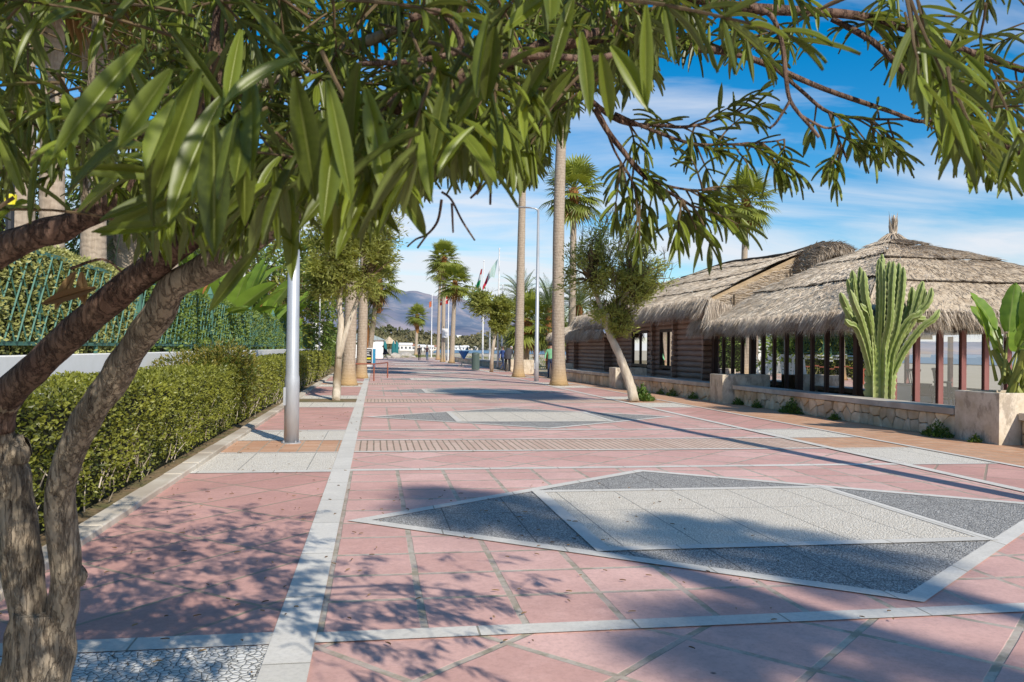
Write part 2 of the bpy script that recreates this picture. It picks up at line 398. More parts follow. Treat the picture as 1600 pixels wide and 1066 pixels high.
M['fibre'] = noisy('orange palm fibre', (.26, .10, .03), (.42, .20, .07), 14, .9, 1., .05, (1, 1, .4), c3=(.16, .07, .03))
M['cactus'] = None
m, t, b = nt('cactus skin'); v = coords(t)
c = ramp(t, noise_(t, v, 3, 4), [(.35, (.15, .205, .045)), (.7, (.27, .335, .085))])
c = mix(t, ramp(t, noise_(t, v, 1.2, 3), [(.5, (0, 0, 0)), (.75, (.45,)*3)]), c, (.30, .30, .15))
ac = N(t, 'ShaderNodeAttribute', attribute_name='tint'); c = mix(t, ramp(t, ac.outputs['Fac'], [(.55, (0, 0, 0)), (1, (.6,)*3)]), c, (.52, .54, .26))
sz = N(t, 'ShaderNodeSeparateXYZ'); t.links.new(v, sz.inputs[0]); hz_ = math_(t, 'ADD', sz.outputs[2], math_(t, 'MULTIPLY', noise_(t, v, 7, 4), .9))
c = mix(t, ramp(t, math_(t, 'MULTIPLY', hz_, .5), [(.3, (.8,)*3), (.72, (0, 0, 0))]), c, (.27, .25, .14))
c = mix(t, ramp(t, noise_(t, v, 16, 4, .7), [(.6, (0, 0, 0)), (.7, (.55,)*3)]), c, (.33, .28, .17))
t.links.new(c, b.inputs['Base Color']); b.inputs['Roughness'].default_value = .55; M['cactus'] = m
# thin window glass: see-through with a mirror part
def glassmat(name, base, tint):
    m, t, b = nt(name); t.nodes.remove(b)
    g = N(t, 'ShaderNodeBsdfGlossy', Roughness=.0); g.inputs['Color'].default_value = (.95, .95, .95, 1)
    tr = N(t, 'ShaderNodeBsdfTransparent'); tr.inputs['Color'].default_value = (*tint, 1)
    fr = N(t, 'ShaderNodeFresnel', IOR=1.5); fac = math_(t, 'ADD', math_(t, 'MULTIPLY', fr.outputs[0], 1.4), base)
    mx = N(t, 'ShaderNodeMixShader'); t.links.new(fac, mx.inputs[0]); t.links.new(tr.outputs[0], mx.inputs[1]); t.links.new(g.outputs[0], mx.inputs[2])
    t.links.new(mx.outputs[0], t.nodes['Material Output'].inputs['Surface']); return m
M['glass'] = glassmat('window glass', .20, (.88, .90, .90))
M['glassdark'] = glassmat('reflecting window glass', .62, (.17, .18, .165))

# ================================================================== SETTING
def sheet(name, x0, y0, x1, y1, z, mat, sub=1):
    m = MB(); m.quad((x0, y0, z), (x1, y0, z), (x1, y1, z), (x0, y1, z))
    return tag(m.build(name, mat), kind='structure')
def polysheet(name, pts, z, mat):
    m = MB(); m.poly([(x, y, z) for x, y in pts]); return tag(m.build(name, mat), kind='structure')
PZ = .012; L1, L2, L3, L4 = PZ+.004, PZ+.008, PZ+.012, PZ+.016
sheet('ground', -9000, -300, 9000, 9000, 0, M['sand'])
polysheet('sea', [(16.5, 245), (45, 232), (80, 110), (120, -100), (9000, -300), (9000, 8500), (90, 8500), (46, 640)], .10, M['sea'])
sheet('promenade', -2.30, -12, 10.6, 122, PZ, M['tile_dg'])
sheet('garden_soil', -40, -12, -2.30, 120, PZ-.004, M['soil'])
DC, PER, XL, XR = 7.22, 10.7, -.28, 6.92      # diamond pitch along the walk, central field edges
NB = 11
side = MB(); bandm = MB(); marb = MB(); field = MB(); white = MB(); grey = MB(); sidew = MB(); brk = MB(); leftp = MB(); soilp = MB(); strip0 = MB(); rbrk = MB()
def q(m, x0, y0, x1, y1, z): m.quad((x0, y0, z), (x1, y0, z), (x1, y1, z), (x0, y1, z))
def bar(m, a, b_, w_, z):
    a = Vector((*a, 0)); b_ = Vector((*b_, 0)); d = (b_-a).normalized(); n = Vector((-d.y, d.x, 0))*w_/2
    p = [a-n, b_-n, b_+n, a+n]; m.poly([(v.x, v.y, z) for v in p])
for k in range(-1, NB):
    c = DC + PER*k
    # central field, square slabs around the diamond
    q(field, XL, c-2.80, XR, c+2.92, L1)
    for yy in (c-2.87, c+2.98): q(marb, XL, yy-.075, XR, yy+.075, L2)
    # diamond
    hx, hy = 3.46, 2.72; cx0 = 3.24
    dm = [(cx0-hx, c), (cx0, c-hy), (cx0+hx, c), (cx0, c+hy)]
    dg = [(cx0-hx*.94, c), (cx0, c-hy*.94), (cx0+hx*.94, c), (cx0, c+hy*.94)]
    grey.poly([(x, y, L2) for x, y in dg])
    for i in range(4):                                  # marble outline, mitred to the grey field
        a, b2, a2, b3 = dm[i], dm[(i+1) % 4], dg[i], dg[(i+1) % 4]
        marb.poly([(a[0], a[1], L3), (b2[0], b2[1], L3), (b3[0], b3[1], L3), (a2[0], a2[1], L3)])
    x0, x1, y0, y1 = 1.68, 4.86, c-1.24, c+1.26
    q(white, x0, y0, x1, y1, L3)
    for (a, b2) in (((x0, y0), (x1, y0)), ((x0, y1), (x1, y1))): bar(marb, (a[0]-.06, a[1]), (b2[0]+.06, b2[1]), .12, L4)
    for xx in (x0, x1): bar(marb, (xx, y0+.06), (xx, y1-.06), .12, L4)
    # brick-on-edge band halfway to the next diamond
    bc = c + 5.52
    q(brk, XL, bc-.68, XR, bc+.68, L1)
    for yy in (bc-.75, bc+.75): q(marb, XL, yy-.06, XR, yy+.06, L2)
    # left strip cells between the marble band and the kerb
    lx0, lx1 = -2.10, -.50
    q(leftp, lx0, c-2.75, lx1, c+2.85, L1)
    for yy in (c-2.85, c+2.95): q(marb, lx0, yy-.09, lx1, yy+.09, L2)
    mm = strip0 if k == -1 else sidew
    q(mm, lx0, c+3.04, lx1, bc-.80, L1); q(sidew if k > -1 else strip0, lx0, bc+.80, lx1, c+PER-2.94, L1)
    if k in (0, 2, 4, 5, 7, 9): q(rbrk, lx0, bc-.74, lx1, bc+.74, L1)
    else: q(soilp, lx0, bc-.74, lx1, bc+.74, L1)
    for yy in (bc-.77, bc+.77): q(marb, lx0, yy-.03, lx1, yy+.03, L2)
    # right strip cells
    rx0, rx1 = 7.07, 8.40
    q(leftp, rx0, c-2.9, rx1, c+2.9, L1)
    q(sidew, rx0, c+2.98, rx1, bc-.80, L1); q(sidew, rx0, bc+.80, rx1, c+PER-2.98, L1)
    q(rbrk, rx0, bc-.74, rx1, bc+.74, L1)
    for yy in (c-2.94, c+2.94, bc-.77, bc+.77): q(marb, rx0, yy-.035, rx1, yy+.035, L2)
YE = DC+PER*NB-3
q(bandm, -.50, -12, -.28, YE, L3+.002); q(bandm, 6.92, -12, 7.07, YE, L3+.002); q(bandm, 8.40, -12, 8.50, YE, L3+.002)
q(rbrk, 8.50, -12, 10.6, 60, L1)
for nm, mb, mt in (('field_paving', field, 'tile_sq'), ('marble_paving_lines', marb, 'marble'), ('pale_pebble_paving', white, 'peb_white'), ('grey_pebble_paving', grey, 'peb_grey'),
                   ('brick_band_paving', brk, 'brickband'), ('side_slab_paving', leftp, 'tile_lf'), ('side_pebble_paving', sidew, 'peb_side'), ('pebble_mosaic_paving', strip0, 'peb_strip'),
                   ('orange_brick_paving', rbrk, 'brick'), ('tree_pit_soil', soilp, 'soil'), ('marble_paving_bands', bandm, 'marble_l')):
    tag(mb.build(nm, M[mt]), kind='structure')
kb = MB()
for i in range(150):
    y = -11 + i*.9; kb.box(-2.30, y, -.03, -2.10, y+.893, .075+.006*U(-1, 1), U(.3, .7), .012)
tag(kb.build('kerb', M['concpale']), kind='structure')
# beach dune strip right of the walk, shore
def hgrid(name, x0, x1, y0, y1, nx, ny, fn, mat):
    m = MB(); m.grid(lambda u, v: (lambda x, y: (x, y, fn(x, y)))(x0+(x1-x0)*u, y0+(y1-y0)*v), nx, ny)
    return tag(m.build(name, mat, smooth=True), kind='structure')
# mountains far across the bay: ridge heights read from their outline
prof = [(300, 470), (520, 468), (560, 462), (604, 457), (633, 467), (677, 475), (731, 483), (780, 501), (830, 512), (900, 520), (1000, 524), (1200, 528), (1700, 536)]
def ridge(px):
    for (a, ya), (b_, yb) in zip(prof, prof[1:]):
        if px <= b_: return ya + (yb-ya)*(px-a)/(b_-a)
    return prof[-1][1]
mm = MB(); nx, ny = 220, 26
def mtn(u, v):
    px = 320 + 1350*u; ang = math.atan((px-800)/F) + PSI; dist = 3600 + 3400*v
    hz = 542.7 + (px-700)*.0122; top = (hz - ridge(px))/F*6400*math.cos(ang-PSI)
    x, y = math.sin(ang)*dist, math.cos(ang)*dist
    s = max(0, min(1, v/.82)); env = s*s*(3-2*s) if v < .82 else 1-(v-.82)*1.5
    n = noise.fractal((x*.0011, y*.0011, 3), .9, 2.1, 5)
    return (x, y, max(-5, top*env*(1+.0*n) + n*120*min(1, s*1.4)*(1-.75*(s > .97)*1) * (1 - .8*max(0, s-.8)/.2)))
mm.grid(mtn, nx, ny)
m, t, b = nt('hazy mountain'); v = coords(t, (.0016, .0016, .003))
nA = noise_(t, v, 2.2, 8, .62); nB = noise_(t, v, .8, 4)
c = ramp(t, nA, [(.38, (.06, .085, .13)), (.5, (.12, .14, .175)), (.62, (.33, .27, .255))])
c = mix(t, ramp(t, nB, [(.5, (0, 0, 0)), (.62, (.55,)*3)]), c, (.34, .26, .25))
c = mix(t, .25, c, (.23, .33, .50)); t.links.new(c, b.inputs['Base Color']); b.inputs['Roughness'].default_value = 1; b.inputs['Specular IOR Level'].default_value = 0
M['mount'] = m
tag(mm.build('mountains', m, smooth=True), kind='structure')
# low wooded rise along the shore
def at(px, dist, z=0):
    a = math.atan((px-800)/F) + PSI; return Vector((math.sin(a)*dist, math.cos(a)*dist, z))
wprof = [(300, 514), (560, 512), (600, 512), (640, 514), (670, 520), (700, 527), (720, 529), (760, 519), (800, 517), (850, 520), (900, 525), (1100, 530), (1700, 540)]
def wridge(px):
    for (a, ya), (b_, yb) in zip(wprof, wprof[1:]):
        if px <= b_: return ya + (yb-ya)*(px-a)/(b_-a)
    return 540
wm = MB()
def wood(u, v):
    px = 300 + 700*u; d = 640 + 420*v; s = min(1, v/.7); env = s*s*(3-2*s)
    z = (542.7+(px-700)*.0122-wridge(px))/F*900
    p = at(px, d); return (p.x, p.y, -.4 + z*env*.86 + env*2.*noise.noise((p.x*.02, p.y*.02, 0)))
wm.grid(wood, 90, 14)
M['woodground'] = noisy('scrub hillside', (.10, .10, .055), (.21, .175, .12), .02, .95, 0, .1, c3=(.075, .095, .05))
tag(wm.build('wooded_hill', M['woodground'], smooth=True), kind='structure')
M['leaf_far'] = leafmat('distant foliage', (.05, .062, .028), (.17, .15, .075), .9, 0)
fw = MB()
for i in range(1100):
    u, v = R(), R()**.8*.72; p = Vector(wood(u, v)); r = U(2.2, 5.0); tt = min(1, max(0, .45+.9*noise.noise((p.x*.012, p.y*.012, 7)) + U(-.2, .2)))
    for k in range(16):
        d = Vector((U(-1, 1), U(-1, 1), U(-.3, 1))).normalized(); e = p + d*r*U(.5, 1) + Vector((0, 0, r*.5))
        fw.card(e, Vector((U(-1, 1), U(-1, 1), U(-.2, 1))), Vector((U(-1, 1), -1, U(-1, 1))), r*.8, r*.6, min(1, max(0, tt+U(-.25, .25))))
tag(fw.build('distant_woodland', M['leaf_far']), 'brown green woodland covering the low hill beyond the beach', 'woodland', kind='stuff')
# ================================================================== LEFT SIDE: hedges, wall, fence
def leafbox(mb, x0, y0, z0, x1, y1, z1, n, size, rnd=.05, faces='FTE', noise_amp=.05):
    """leaves over the outside of a clipped hedge with rounded top edges"""
    Lx, Ly, Lz = x1-x0, y1-y0, z1-z0
    areas = {'F': Ly*Lz, 'T': Lx*Ly, 'E': Lx*Lz*2, 'B': Ly*Lz}
    tot = sum(areas[f] for f in faces)
    for f in faces:
        for i in range(int(n*areas[f]/tot)):
            a, c = R(), R()
            if f == 'F': p = Vector((x1, y0+Ly*a, z0+Lz*c)); nn = Vector((1, 0, 0))
            elif f == 'B': p = Vector((x0, y0+Ly*a, z0+Lz*c)); nn = Vector((-1, 0, 0))
            elif f == 'T': p = Vector((x0+Lx*a, y0+Ly*c, z1)); nn = Vector((0, 0, 1))
            else:
                e = R() < .5; p = Vector((x0+Lx*a, y0 if e else y1, z0+Lz*c)); nn = Vector((0, -1 if e else 1, 0))
            # rounding
            r = .16
            ex = max(0, p.x-(x1-r)); ez = max(0, p.z-(z1-r)); k = math.hypot(ex, ez)
            if k > r: s = r/k; p.x -= ex*(1-s); p.z -= ez*(1-s)
            b = noise.noise(p*1.7); b2 = noise.noise(p*5.5)
            p += nn*(b*noise_amp+b2*noise_amp*.6+U(-rnd, rnd*.7))
            if f == 'F' and p.z < z0+.25: p.x -= U(0, .18)
            tt = min(1, max(0, .45+.35*b+.5*b2+U(-.28, .28)))
            s = size*U(.7, 1.4)
            d = (nn*U(-.1, .9) + Vector((U(-1, 1), U(-1, 1), U(-.5, 1)))).normalized()
            mb.card(p, d, (nn*.8+Vector((U(-1, 1), U(-1, 1), U(-.2, 1)))), s, s*U(.45, .65), tt)
def hedge(name, x0, y0, x1, y1, z1, n, size, label, mats=('leaf_hedge',), group=None, z0=.02, faces='FTE', twigs=True):
    e = thing(name, ((x0+x1)/2, (y0+y1)/2, 0), label, 'hedge', group)
    c = MB(); ny = max(2, int((y1-y0)/.5))
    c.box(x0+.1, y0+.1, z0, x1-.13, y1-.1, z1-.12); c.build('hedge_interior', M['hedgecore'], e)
    m = MB(); leafbox(m, x0, y0, z0+.08, x1, y1, z1, n, size, faces=faces); m.build('foliage', M[mats[0]], e)
    if twigs:
        tw = MB()
        for i in range(int((y1-y0)*16)):
            p = Vector((x1-U(.02, .2), U(y0, y1), U(.0, .45))); d = Vector((U(-.1, .5), U(-.6, .6), 1)).normalized()
            tw.tube([p, p+d*.12, p+d*.12+Vector((U(-.1, .1), U(-.1, .1), .13))], [.007, .006, .003], 5)
        tw.build('woody_stem', M['bark_pale'], e)
    return e
HX0, HX1 = -3.45, -2.42
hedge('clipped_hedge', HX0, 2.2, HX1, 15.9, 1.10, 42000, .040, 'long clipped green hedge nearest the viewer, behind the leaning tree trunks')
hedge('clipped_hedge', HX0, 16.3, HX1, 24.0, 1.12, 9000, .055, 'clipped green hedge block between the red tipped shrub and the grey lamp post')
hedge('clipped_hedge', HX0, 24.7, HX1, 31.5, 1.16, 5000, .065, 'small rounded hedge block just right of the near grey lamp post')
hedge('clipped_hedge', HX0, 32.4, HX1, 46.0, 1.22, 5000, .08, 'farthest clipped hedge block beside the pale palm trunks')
# red tipped shrub
e = thing('red_tipped_shrub', (-3.05, 16.4, 0), 'rounded shrub with red tipped leaves rising above the clipped hedge', 'shrub')
c = MB(); m = MB()
for i in range(9):
    p = Vector((-3.0+U(-.5, .45), 16.4+U(-1.5, 1.5), U(.75, 1.12)))
    for k in range(1000):
        d = Vector((U(-1, 1), U(-1, 1), U(-.6, 1))).normalized(); s = .06*U(.7, 1.4)
        m.card(p+d*Vector((.5, .5, .47)).x*U(.75, 1.05), d+Vector((U(-.6, .6), U(-.6, .6), U(-.3, .6))), d+Vector((U(-1, 1), U(-1, 1), U(0, 1))), s, s*.5, min(1, max(0, U(0, .45)+.6*(d.z > .45)*R()*(R() < .5))))
m.build('foliage', M['leaf_red'], e); c.tube([(-3.05, 16.4, 0), (-3.05, 16.4, .6)], [.05, .03], 6); c.build('stem', M['bark'], e)
# low white wall carrying the fence
m = MB(); m.box(-4.14, 0, 0, -3.90, 56.6, 1.36, bev=.012)
tag(m.build('garden_wall', M['white'], origin=(-4.02, 20, 0)), 'low white garden wall under the green lattice fence', 'wall')
# fence
fe = thing('lattice_fence', (-4.02, 20, 1.36), 'green metal fence with diamond lattice panels and pointed posts on a white wall', 'fence')
YP = [2.4+6.3*i for i in range(10)]
for y in YP:
    if y > 57: continue
    m = MB(); m.box(-4.06, y-.045, 1.36, -3.945, y+.045, 2.74, bev=.006)
    i = [m.vert(p) for p in ((-4.08, y-.065, 2.74), (-3.95, y-.065, 2.74), (-3.95, y+.065, 2.74), (-4.08, y+.065, 2.74))]; tip = m.vert((-4.015, y, 2.94))
    m.face(*i[::-1])
    for k in range(4): m.face(i[k], i[(k+1) % 4], tip)
    m.build('fence_post', M['fencegreen'], fe)
for a, b_ in zip(YP, YP[1:]):
    m = MB(); m.box(-4.035, a+.05, 2.56, -3.985, b_-.05, 2.61); m.box(-4.035, a+.05, 1.47, -3.985, b_-.05, 1.515)
    for k in (1, 2):
        y = a+(b_-a)*k/3; m.box(-4.03, y-.03, 1.365, -3.99, y+.03, 2.558)
    m.build('fence_rail', M['fencegreen'], fe)
    m = MB(); st = .33; n = int((b_-a-.1)/st)
    for k in range(-2, n+1):
        for s in (1, -1):
            y0 = a+.06+k*st; y1 = y0+.66; z0, z1 = 1.517, 2.557
            if s < 0: y0, y1 = y1, y0
            # clip to panel
            lo, hi = a+.06, b_-.06
            def cl(y, y0=y0, y1=y1): return (y-y0)/(y1-y0)
            t0, t1 = 0, 1; ta, tb = sorted((cl(lo), cl(hi))); t0, t1 = max(0, ta), min(1, tb)
            if t1-t0 < .02: continue
            pa = Vector((-3.972+.010*s, y0+(y1-y0)*t0, z0+(z1-z0)*t0)); pb = Vector((-3.972+.010*s, y0+(y1-y0)*t1, z0+(z1-z0)*t1))
            m.tube([pa, pb], .012, 4)
    m.build('lattice_panel', M['fencegreen'], fe)
hedge('climbing_hedge', -4.7, 1.0, -4.01, 14.8, 2.68, 36000, .055, 'leafy green and cream climbing hedge pressed against the near lattice fence', ('leaf_hedge2',), z0=1.2, faces='FT', twigs=False)
hedge('climbing_hedge', -4.7, 15.2, -3.985, 56, 2.66, 36000, .075, 'tall dark green climbing hedge filling the far run of the lattice fence', ('leaf_tall',), z0=1.2, faces='FT', twigs=False)
# white gate pillar at the end
pe = thing('gate_pillar', (-3.9, 57.2, 0), 'white square gate pillar with grey cap at the far end of the fence', 'pillar')
m = MB(); m.box(-4.35, 56.7, 0, -3.55, 57.6, 3.4, bev=.02); m.build('shaft', M['white'], pe)
m = MB(); m.box(-4.45, 56.6, 3.402, -3.45, 57.7, 3.55); i = [m.vert(p) for p in ((-4.4, 56.65, 3.552), (-3.5, 56.65, 3.552), (-3.5, 57.65, 3.552), (-4.4, 57.65, 3.552))]; tp = m.vert((-3.95, 57.15, 3.9))
m.face(*i[::-1])
for k in range(4): m.face(i[k], i[(k+1) % 4], tp)
m.build('cap', M['conc'], pe)
hedge('clipped_hedge', -5.2, 59, -3.2, 78, 3.0, 6000, .12, 'tall far hedge beyond the white gate pillar', ('leaf_tall',), faces='FTE', twigs=False)

# ================================================================== PALMS
def fan(mb, o, d, up, L, nseg, tone, droop=.35, dry=False):
    """one fan leaf: stalk and a circle of pointed segments"""
    d = d.normalized(); x = d.cross(up); x = x.normalized() if x.length > .05 else Vector((1, 0, 0)); n = x.cross(d)
    st = L*.95; h = o + d*st + Vector((0, 0, -.10*st))
    mb.tube([o, o+d*st*.5, h], [.03, .024, .016], 4, t=.75)
    d2 = (d + Vector((0, 0, -.25))).normalized(); x = d2.cross(up); x = x.normalized() if x.length > .05 else Vector((1, 0, 0)); n = x.cross(d2)
    for k in range(nseg):
        a = rad(-128 + 256*k/(nseg-1)); q_ = d2*math.cos(a) + x*math.sin(a) + n*.12*math.cos(a*1.2)
        l = L*(.62+.38*math.cos(a*.6))*U(.9, 1.08); wdt = L*.115
        y = n.cross(q_).normalized()*wdt/2; tt = min(1, max(0, tone+U(-.16, .16)))
        m1 = h + q_*l*.55 + Vector((0, 0, -droop*.10*l)); e = h + q_*l*.96 + Vector((0, 0, -droop*l*.45*U(.6, 1.5)))
        i = [mb.vert(h, tt), mb.vert(m1-y, tt), mb.vert(m1+n*wdt*.16, min(1, tt+.12)), mb.vert(m1+y, tt), mb.vert(e, tt)]
        mb.face(i[0], i[1], i[2]); mb.face(i[0], i[2], i[3]); mb.face(i[1], i[4], i[2]); mb.face(i[2], i[4], i[3])
def fan_crown(n, L, nseg, spread=1.0, dead=10, seed=1):
    random.seed(seed); g, dr = MB(), MB()
    for i in range(n):
        az = i*2.39996 + U(-.25, .25); el = rad(80 - 118*(i/n)**1.05*spread + U(-7, 7))
        d = Vector((math.cos(az)*math.cos(el), math.sin(az)*math.cos(el), math.sin(el)))
        o = Vector((0, 0, .25 - .7*i/n)) + Vector((d.x, d.y, 0))*.12
        fan(g, o, d, Vector((0, 0, 1)), L*U(.85, 1.1), nseg, .62-.35*i/n+U(-.12, .12), .25+.5*i/n)
    for i in range(dead):
        az = i*2.39996+.7; el = rad(U(-78, -48)); d = Vector((math.cos(az)*math.cos(el), math.sin(az)*math.cos(el), math.sin(el)))
        fan(dr, Vector((d.x*.15, d.y*.15, -.5)), d, Vector((0, 0, 1)), L*U(.6, .8), max(8, nseg//2), U(.2, .9), .5)
    return g, dr
def palm(name, base, top, r0, r1, crown, label, cat='palm tree', group=None, bend=0., fibre=1.1, flare=1.55, wob=.03, n=14, cs=1.):
    base, top = Vector(base), Vector(top)
    e = thing(name, base, label, cat, group)
    H = (top-base).length; pts, rs = [], []
    K = 26
    for k in range(K+1):
        q_ = (k/K)**1.3; p = base.lerp(top, q_) + Vector((bend*math.sin(q_*math.pi), bend*.4*math.sin(q_*math.pi), 0))
        z = H*q_; r = r0+(r1-r0)*min(1, q_*1.05) + r0*(flare-1)*math.exp(-z/.35)
        pts.append(p); rs.append(r*(1+U(-.02, .02)))
    m = MB(); m.tube(pts, rs, n, wob=wob, wsc=4); m.build('trunk', M['palmtrunk'], e, smooth=True)
    if fibre:
        m = MB(); m.tube([top-Vector((0, 0, fibre)), top-Vector((0, 0, fibre*.5)), top+Vector((0, 0, .1))], [r1*1.05, r1*1.75, r1*1.3], 12, wob=.25, wsc=5)
        for k in range(40):
            a = U(0, 6.28); z = -U(0, fibre); p = top+Vector((math.cos(a)*r1*1.2, math.sin(a)*r1*1.2, z))
            m.blade(p, Vector((math.cos(a), math.sin(a), 1.2)), .07, .35, .3)
        m.build('fibre_collar', M['fibre'], e)
    if crown:
        g, dr = crown; rot = U(0, 6.28)
        for nm, me, mt in (('crown', g, 'leaf_fan'), ('dead_fronds', dr, 'leaf_dry')):
            if me is None: continue
            o = bpy.data.objects.new(nm, me); COL.objects.link(o); o.parent = e; o.location = top-base; o.rotation_euler = (U(-.08, .08), U(-.08, .08), rot); o.scale = (cs,)*3
    return e
def crown_mesh(*a, **k):
    g, dr = fan_crown(*a, **k); res = []
    for mb, mt in ((g, 'leaf_fan'), (dr, 'leaf_dry')):
        o = mb.build('crown_proto', M[mt]); res.append(o.data); bpy.data.objects.remove(o)
    return res
CA = crown_mesh(38, 1.15, 22, seed=3); CB = crown_mesh(44, 1.30, 20, spread=1.12, dead=16, seed=5); CC = crown_mesh(34, 1.0, 16, seed=9)
random.seed(11)
def gz(px, py):
    r = CR @ Vector(((px-800)/F, -(py-533)/F, -1)); tt = -CH/r.z; p = Vector((0, 0, CH))+r*tt; return Vector((p.x, p.y, PZ))
def ptop(base, px, py):
    """point above the walk at about the same distance as base, seen at px,py"""
    r = CR @ Vector(((px-800)/F, -(py-533)/F, -1)); h = math.hypot(base.x, base.y)/math.hypot(r.x, r.y); return Vector((0, 0, CH))+r*h
GP = 'palms lining the promenade'
def place(name, b, tpx, r0, r1, cr, label, **k):
    base = gz(*b); return palm(name, base, ptop(base, *tpx), r0, r1, cr, label, group=GP, **k)
place('fan_palm', (873, 603), (884, 62), .27, .19, CB, 'tall palm with a flared foot just left of the crooked tree', bend=-.15)
place('fan_palm', (810, 590), (818, 215), .25, .17, CA, 'tall slim palm left of the far right street lamp')
place('fan_palm', (544, 603), (556, 235), .25, .21, CB, 'thick palm trunk directly behind the pale forked tree on the left strip')
place('fan_palm', (564, 592), (574, 268), .24, .19, CA, 'second thick palm behind the forked tree, nearest the information board')
bz = Vector((-.6, 66, 0)); palm('fan_palm', bz, ptop(bz, 592, 438), .22, .2, CA, 'shorter palm with orange trunk top peeping out behind the left palms', group=GP, fibre=2.6)
place('fan_palm', (684, 562.5), (688, 421), .22, .17, CC, 'left palm of the far cluster beside the promenade', fibre=1.6)
place('fan_palm', (692, 566), (694, 402), .23, .18, CA, 'tallest middle palm of the far cluster beside the promenade', fibre=1.6)
place('fan_palm', (705.6, 568), (711, 440), .25, .19, CA, 'right palm of the far cluster, standing by the low stone wall', fibre=1.6)
bz = at(650, 158); palm('fan_palm', bz, ptop(bz, 652, 492), .3, .25, CB, 'lone short palm at the far end of the promenade by the beach', group=GP, fibre=3.5)
bz = at(893, 57); palm('fan_palm', bz, ptop(bz, 897, 296), .27, .2, CB, 'bushy palm with orange trunk top rising behind the low thatched wing', fibre=2.0)
bz = at(1158, 62); palm('fan_palm', bz, ptop(bz, 1166, 312), .26, .2, CB, 'palm rising behind the ridge of the long thatched roof', fibre=2.0)
# big trunks in the garden behind the fence
for px, dd, w_, yb, lab, tp in ((82, 15.5, 34, 0, 'second palm trunk from the left behind the lattice fence', (84, -180)), (146, 17.5, 36, 0, 'palm trunk with one dark side behind the lattice fence', (150, -160)),
        (32, 14.5, 38, 0, 'leftmost thick palm trunk behind the lattice fence', (36, -260)), (172, 27, 16, 0, 'slim distant palm trunk behind the lattice fence', (176, -20)),
        (262, 21, 30, 0, 'palm trunk behind the fence half hidden by the leaning trunks', (266, -60))):
    b_ = at(px, dd); palm('fan_palm', b_, ptop(b_, *tp), w_*dd/F/2, w_*dd/F/2*.85, CB, lab, group='palms in the garden behind the fence', flare=1.3)
# palms out of the frame whose shadows fall across the walk
def over(x, y, H):           # where a crown of height H must stand to shade the ground at x, y
    k = H/math.tan(SUN_EL)/math.cos(0); return Vector((x+k*math.sin(SUN_AZ), y-k*math.cos(SUN_AZ), H))
c_ = over(4.0, 27.2, 12.6); palm('fan_palm', (7.0, 5.2, PZ), c_, .13, .10, CB, 'leaning palm of the right row just outside the view', group=GP, cs=.85)
for (x, y, H, cs_, lab) in ((2.9, 6.0, 12.5, .52, 'tall palm behind the viewer on the right'), (1.0, 7.7, 11.8, .50, 'palm behind the viewer nearest the middle'), (2.2, 3.3, 10.4, .62, 'shorter palm behind the viewer on the right')):
    c_ = over(x, y, H); palm('fan_palm', (c_.x+.5, c_.y-.4, PZ), c_, .2, .14, CC, lab, group=GP, cs=cs_)
# low fan palms with orange trunks on the right verge
bz = at(822, 60); palm('fan_palm', bz, ptop(bz, 823, 500), .22, .28, CB, 'short fan palm with orange shaggy trunk right of the slim palm', cat='palm tree', fibre=1.6, flare=1.2)
bz = at(868, 70); palm('fan_palm', bz, ptop(bz, 866, 515), .22, .24, CA, 'low bright green fan palm by the end of the low thatched wing', fibre=1.0, flare=1.2)

# feather palms
def feather_crown(n, L, seed):
    random.seed(seed); g = MB()
    for i in range(n):
        az = i*2.39996; el = rad(82-95*(i/n)+U(-6, 6)); d = Vector((math.cos(az)*math.cos(el), math.sin(az)*math.cos(el), math.sin(el)))
        p = Vector((0, 0, 0)); dd = d.copy(); pts = [p.copy()]; S = 9
        for k in range(S):
            dd = (dd+Vector((0, 0, -.13-.06*i/n))).normalized(); p = p+dd*L/S; pts.append(p.copy())
        g.tube(pts, [.03*(1-.85*k/S) for k in range(S+1)], 4, t=.8)
        side = dd.cross(Vector((0, 0, 1))); side = side.normalized() if side.length > .1 else Vector((1, 0, 0))
        for k in range(4, 34):
            f = k/34*S; a = int(f); q_ = pts[a].lerp(pts[min(S, a+1)], f-a); dv = (pts[min(S, a+1)]-pts[a]).normalized()
            ll = L*.23*math.sin(math.pi*min(.95, .15+k/38))
            for s in (-1, 1):
                v_ = (side*s+dv*.8+Vector((0, 0, .35))).normalized(); g.card(q_, v_, Vector((0, 0, 1)), ll, .035, min(1, max(0, .55-.4*i/n+U(-.2, .2))))
    o = g.build('crown_proto', M['leaf_date']); me = o.data; bpy.data.objects.remove(o); return me
FC = feather_crown(40, 2.5, 4)
random.seed(21)
def date(px, dd, py, lab, sc=1, orange=True):
    b_ = at(px, dd); top = ptop(b_, px, py); e = thing('date_palm', b_, lab, 'palm tree', 'feather palms')
    m = MB(); m.tube([b_, b_.lerp(top, .5), top], [.26, .24, .28], 12, wob=.12, wsc=6)
    for k in range(60):
        a = U(0, 6.28); p = b_.lerp(top, U(.1, 1))+Vector((math.cos(a)*.25, math.sin(a)*.25, 0)); m.blade(p, Vector((math.cos(a), math.sin(a), 1.5)), .10, .25, .3)
    m.build('trunk', M['fibre'] if orange else M['palmtrunk'], e)
    o = bpy.data.objects.new('crown', FC); COL.objects.link(o); o.parent = e; o.location = top-b_; o.rotation_euler = (0, 0, U(0, 6)); o.scale = (sc,)*3
date(815, 72, 468, 'feathery date palm behind the slim palm and flagpoles', 1.15)
date(858, 64, 478, 'feathery date palm between the lamp and the tall flared palm', 1.1)
date(905, 58, 478, 'feathery date palm spreading over the low thatched wing', 1.25)
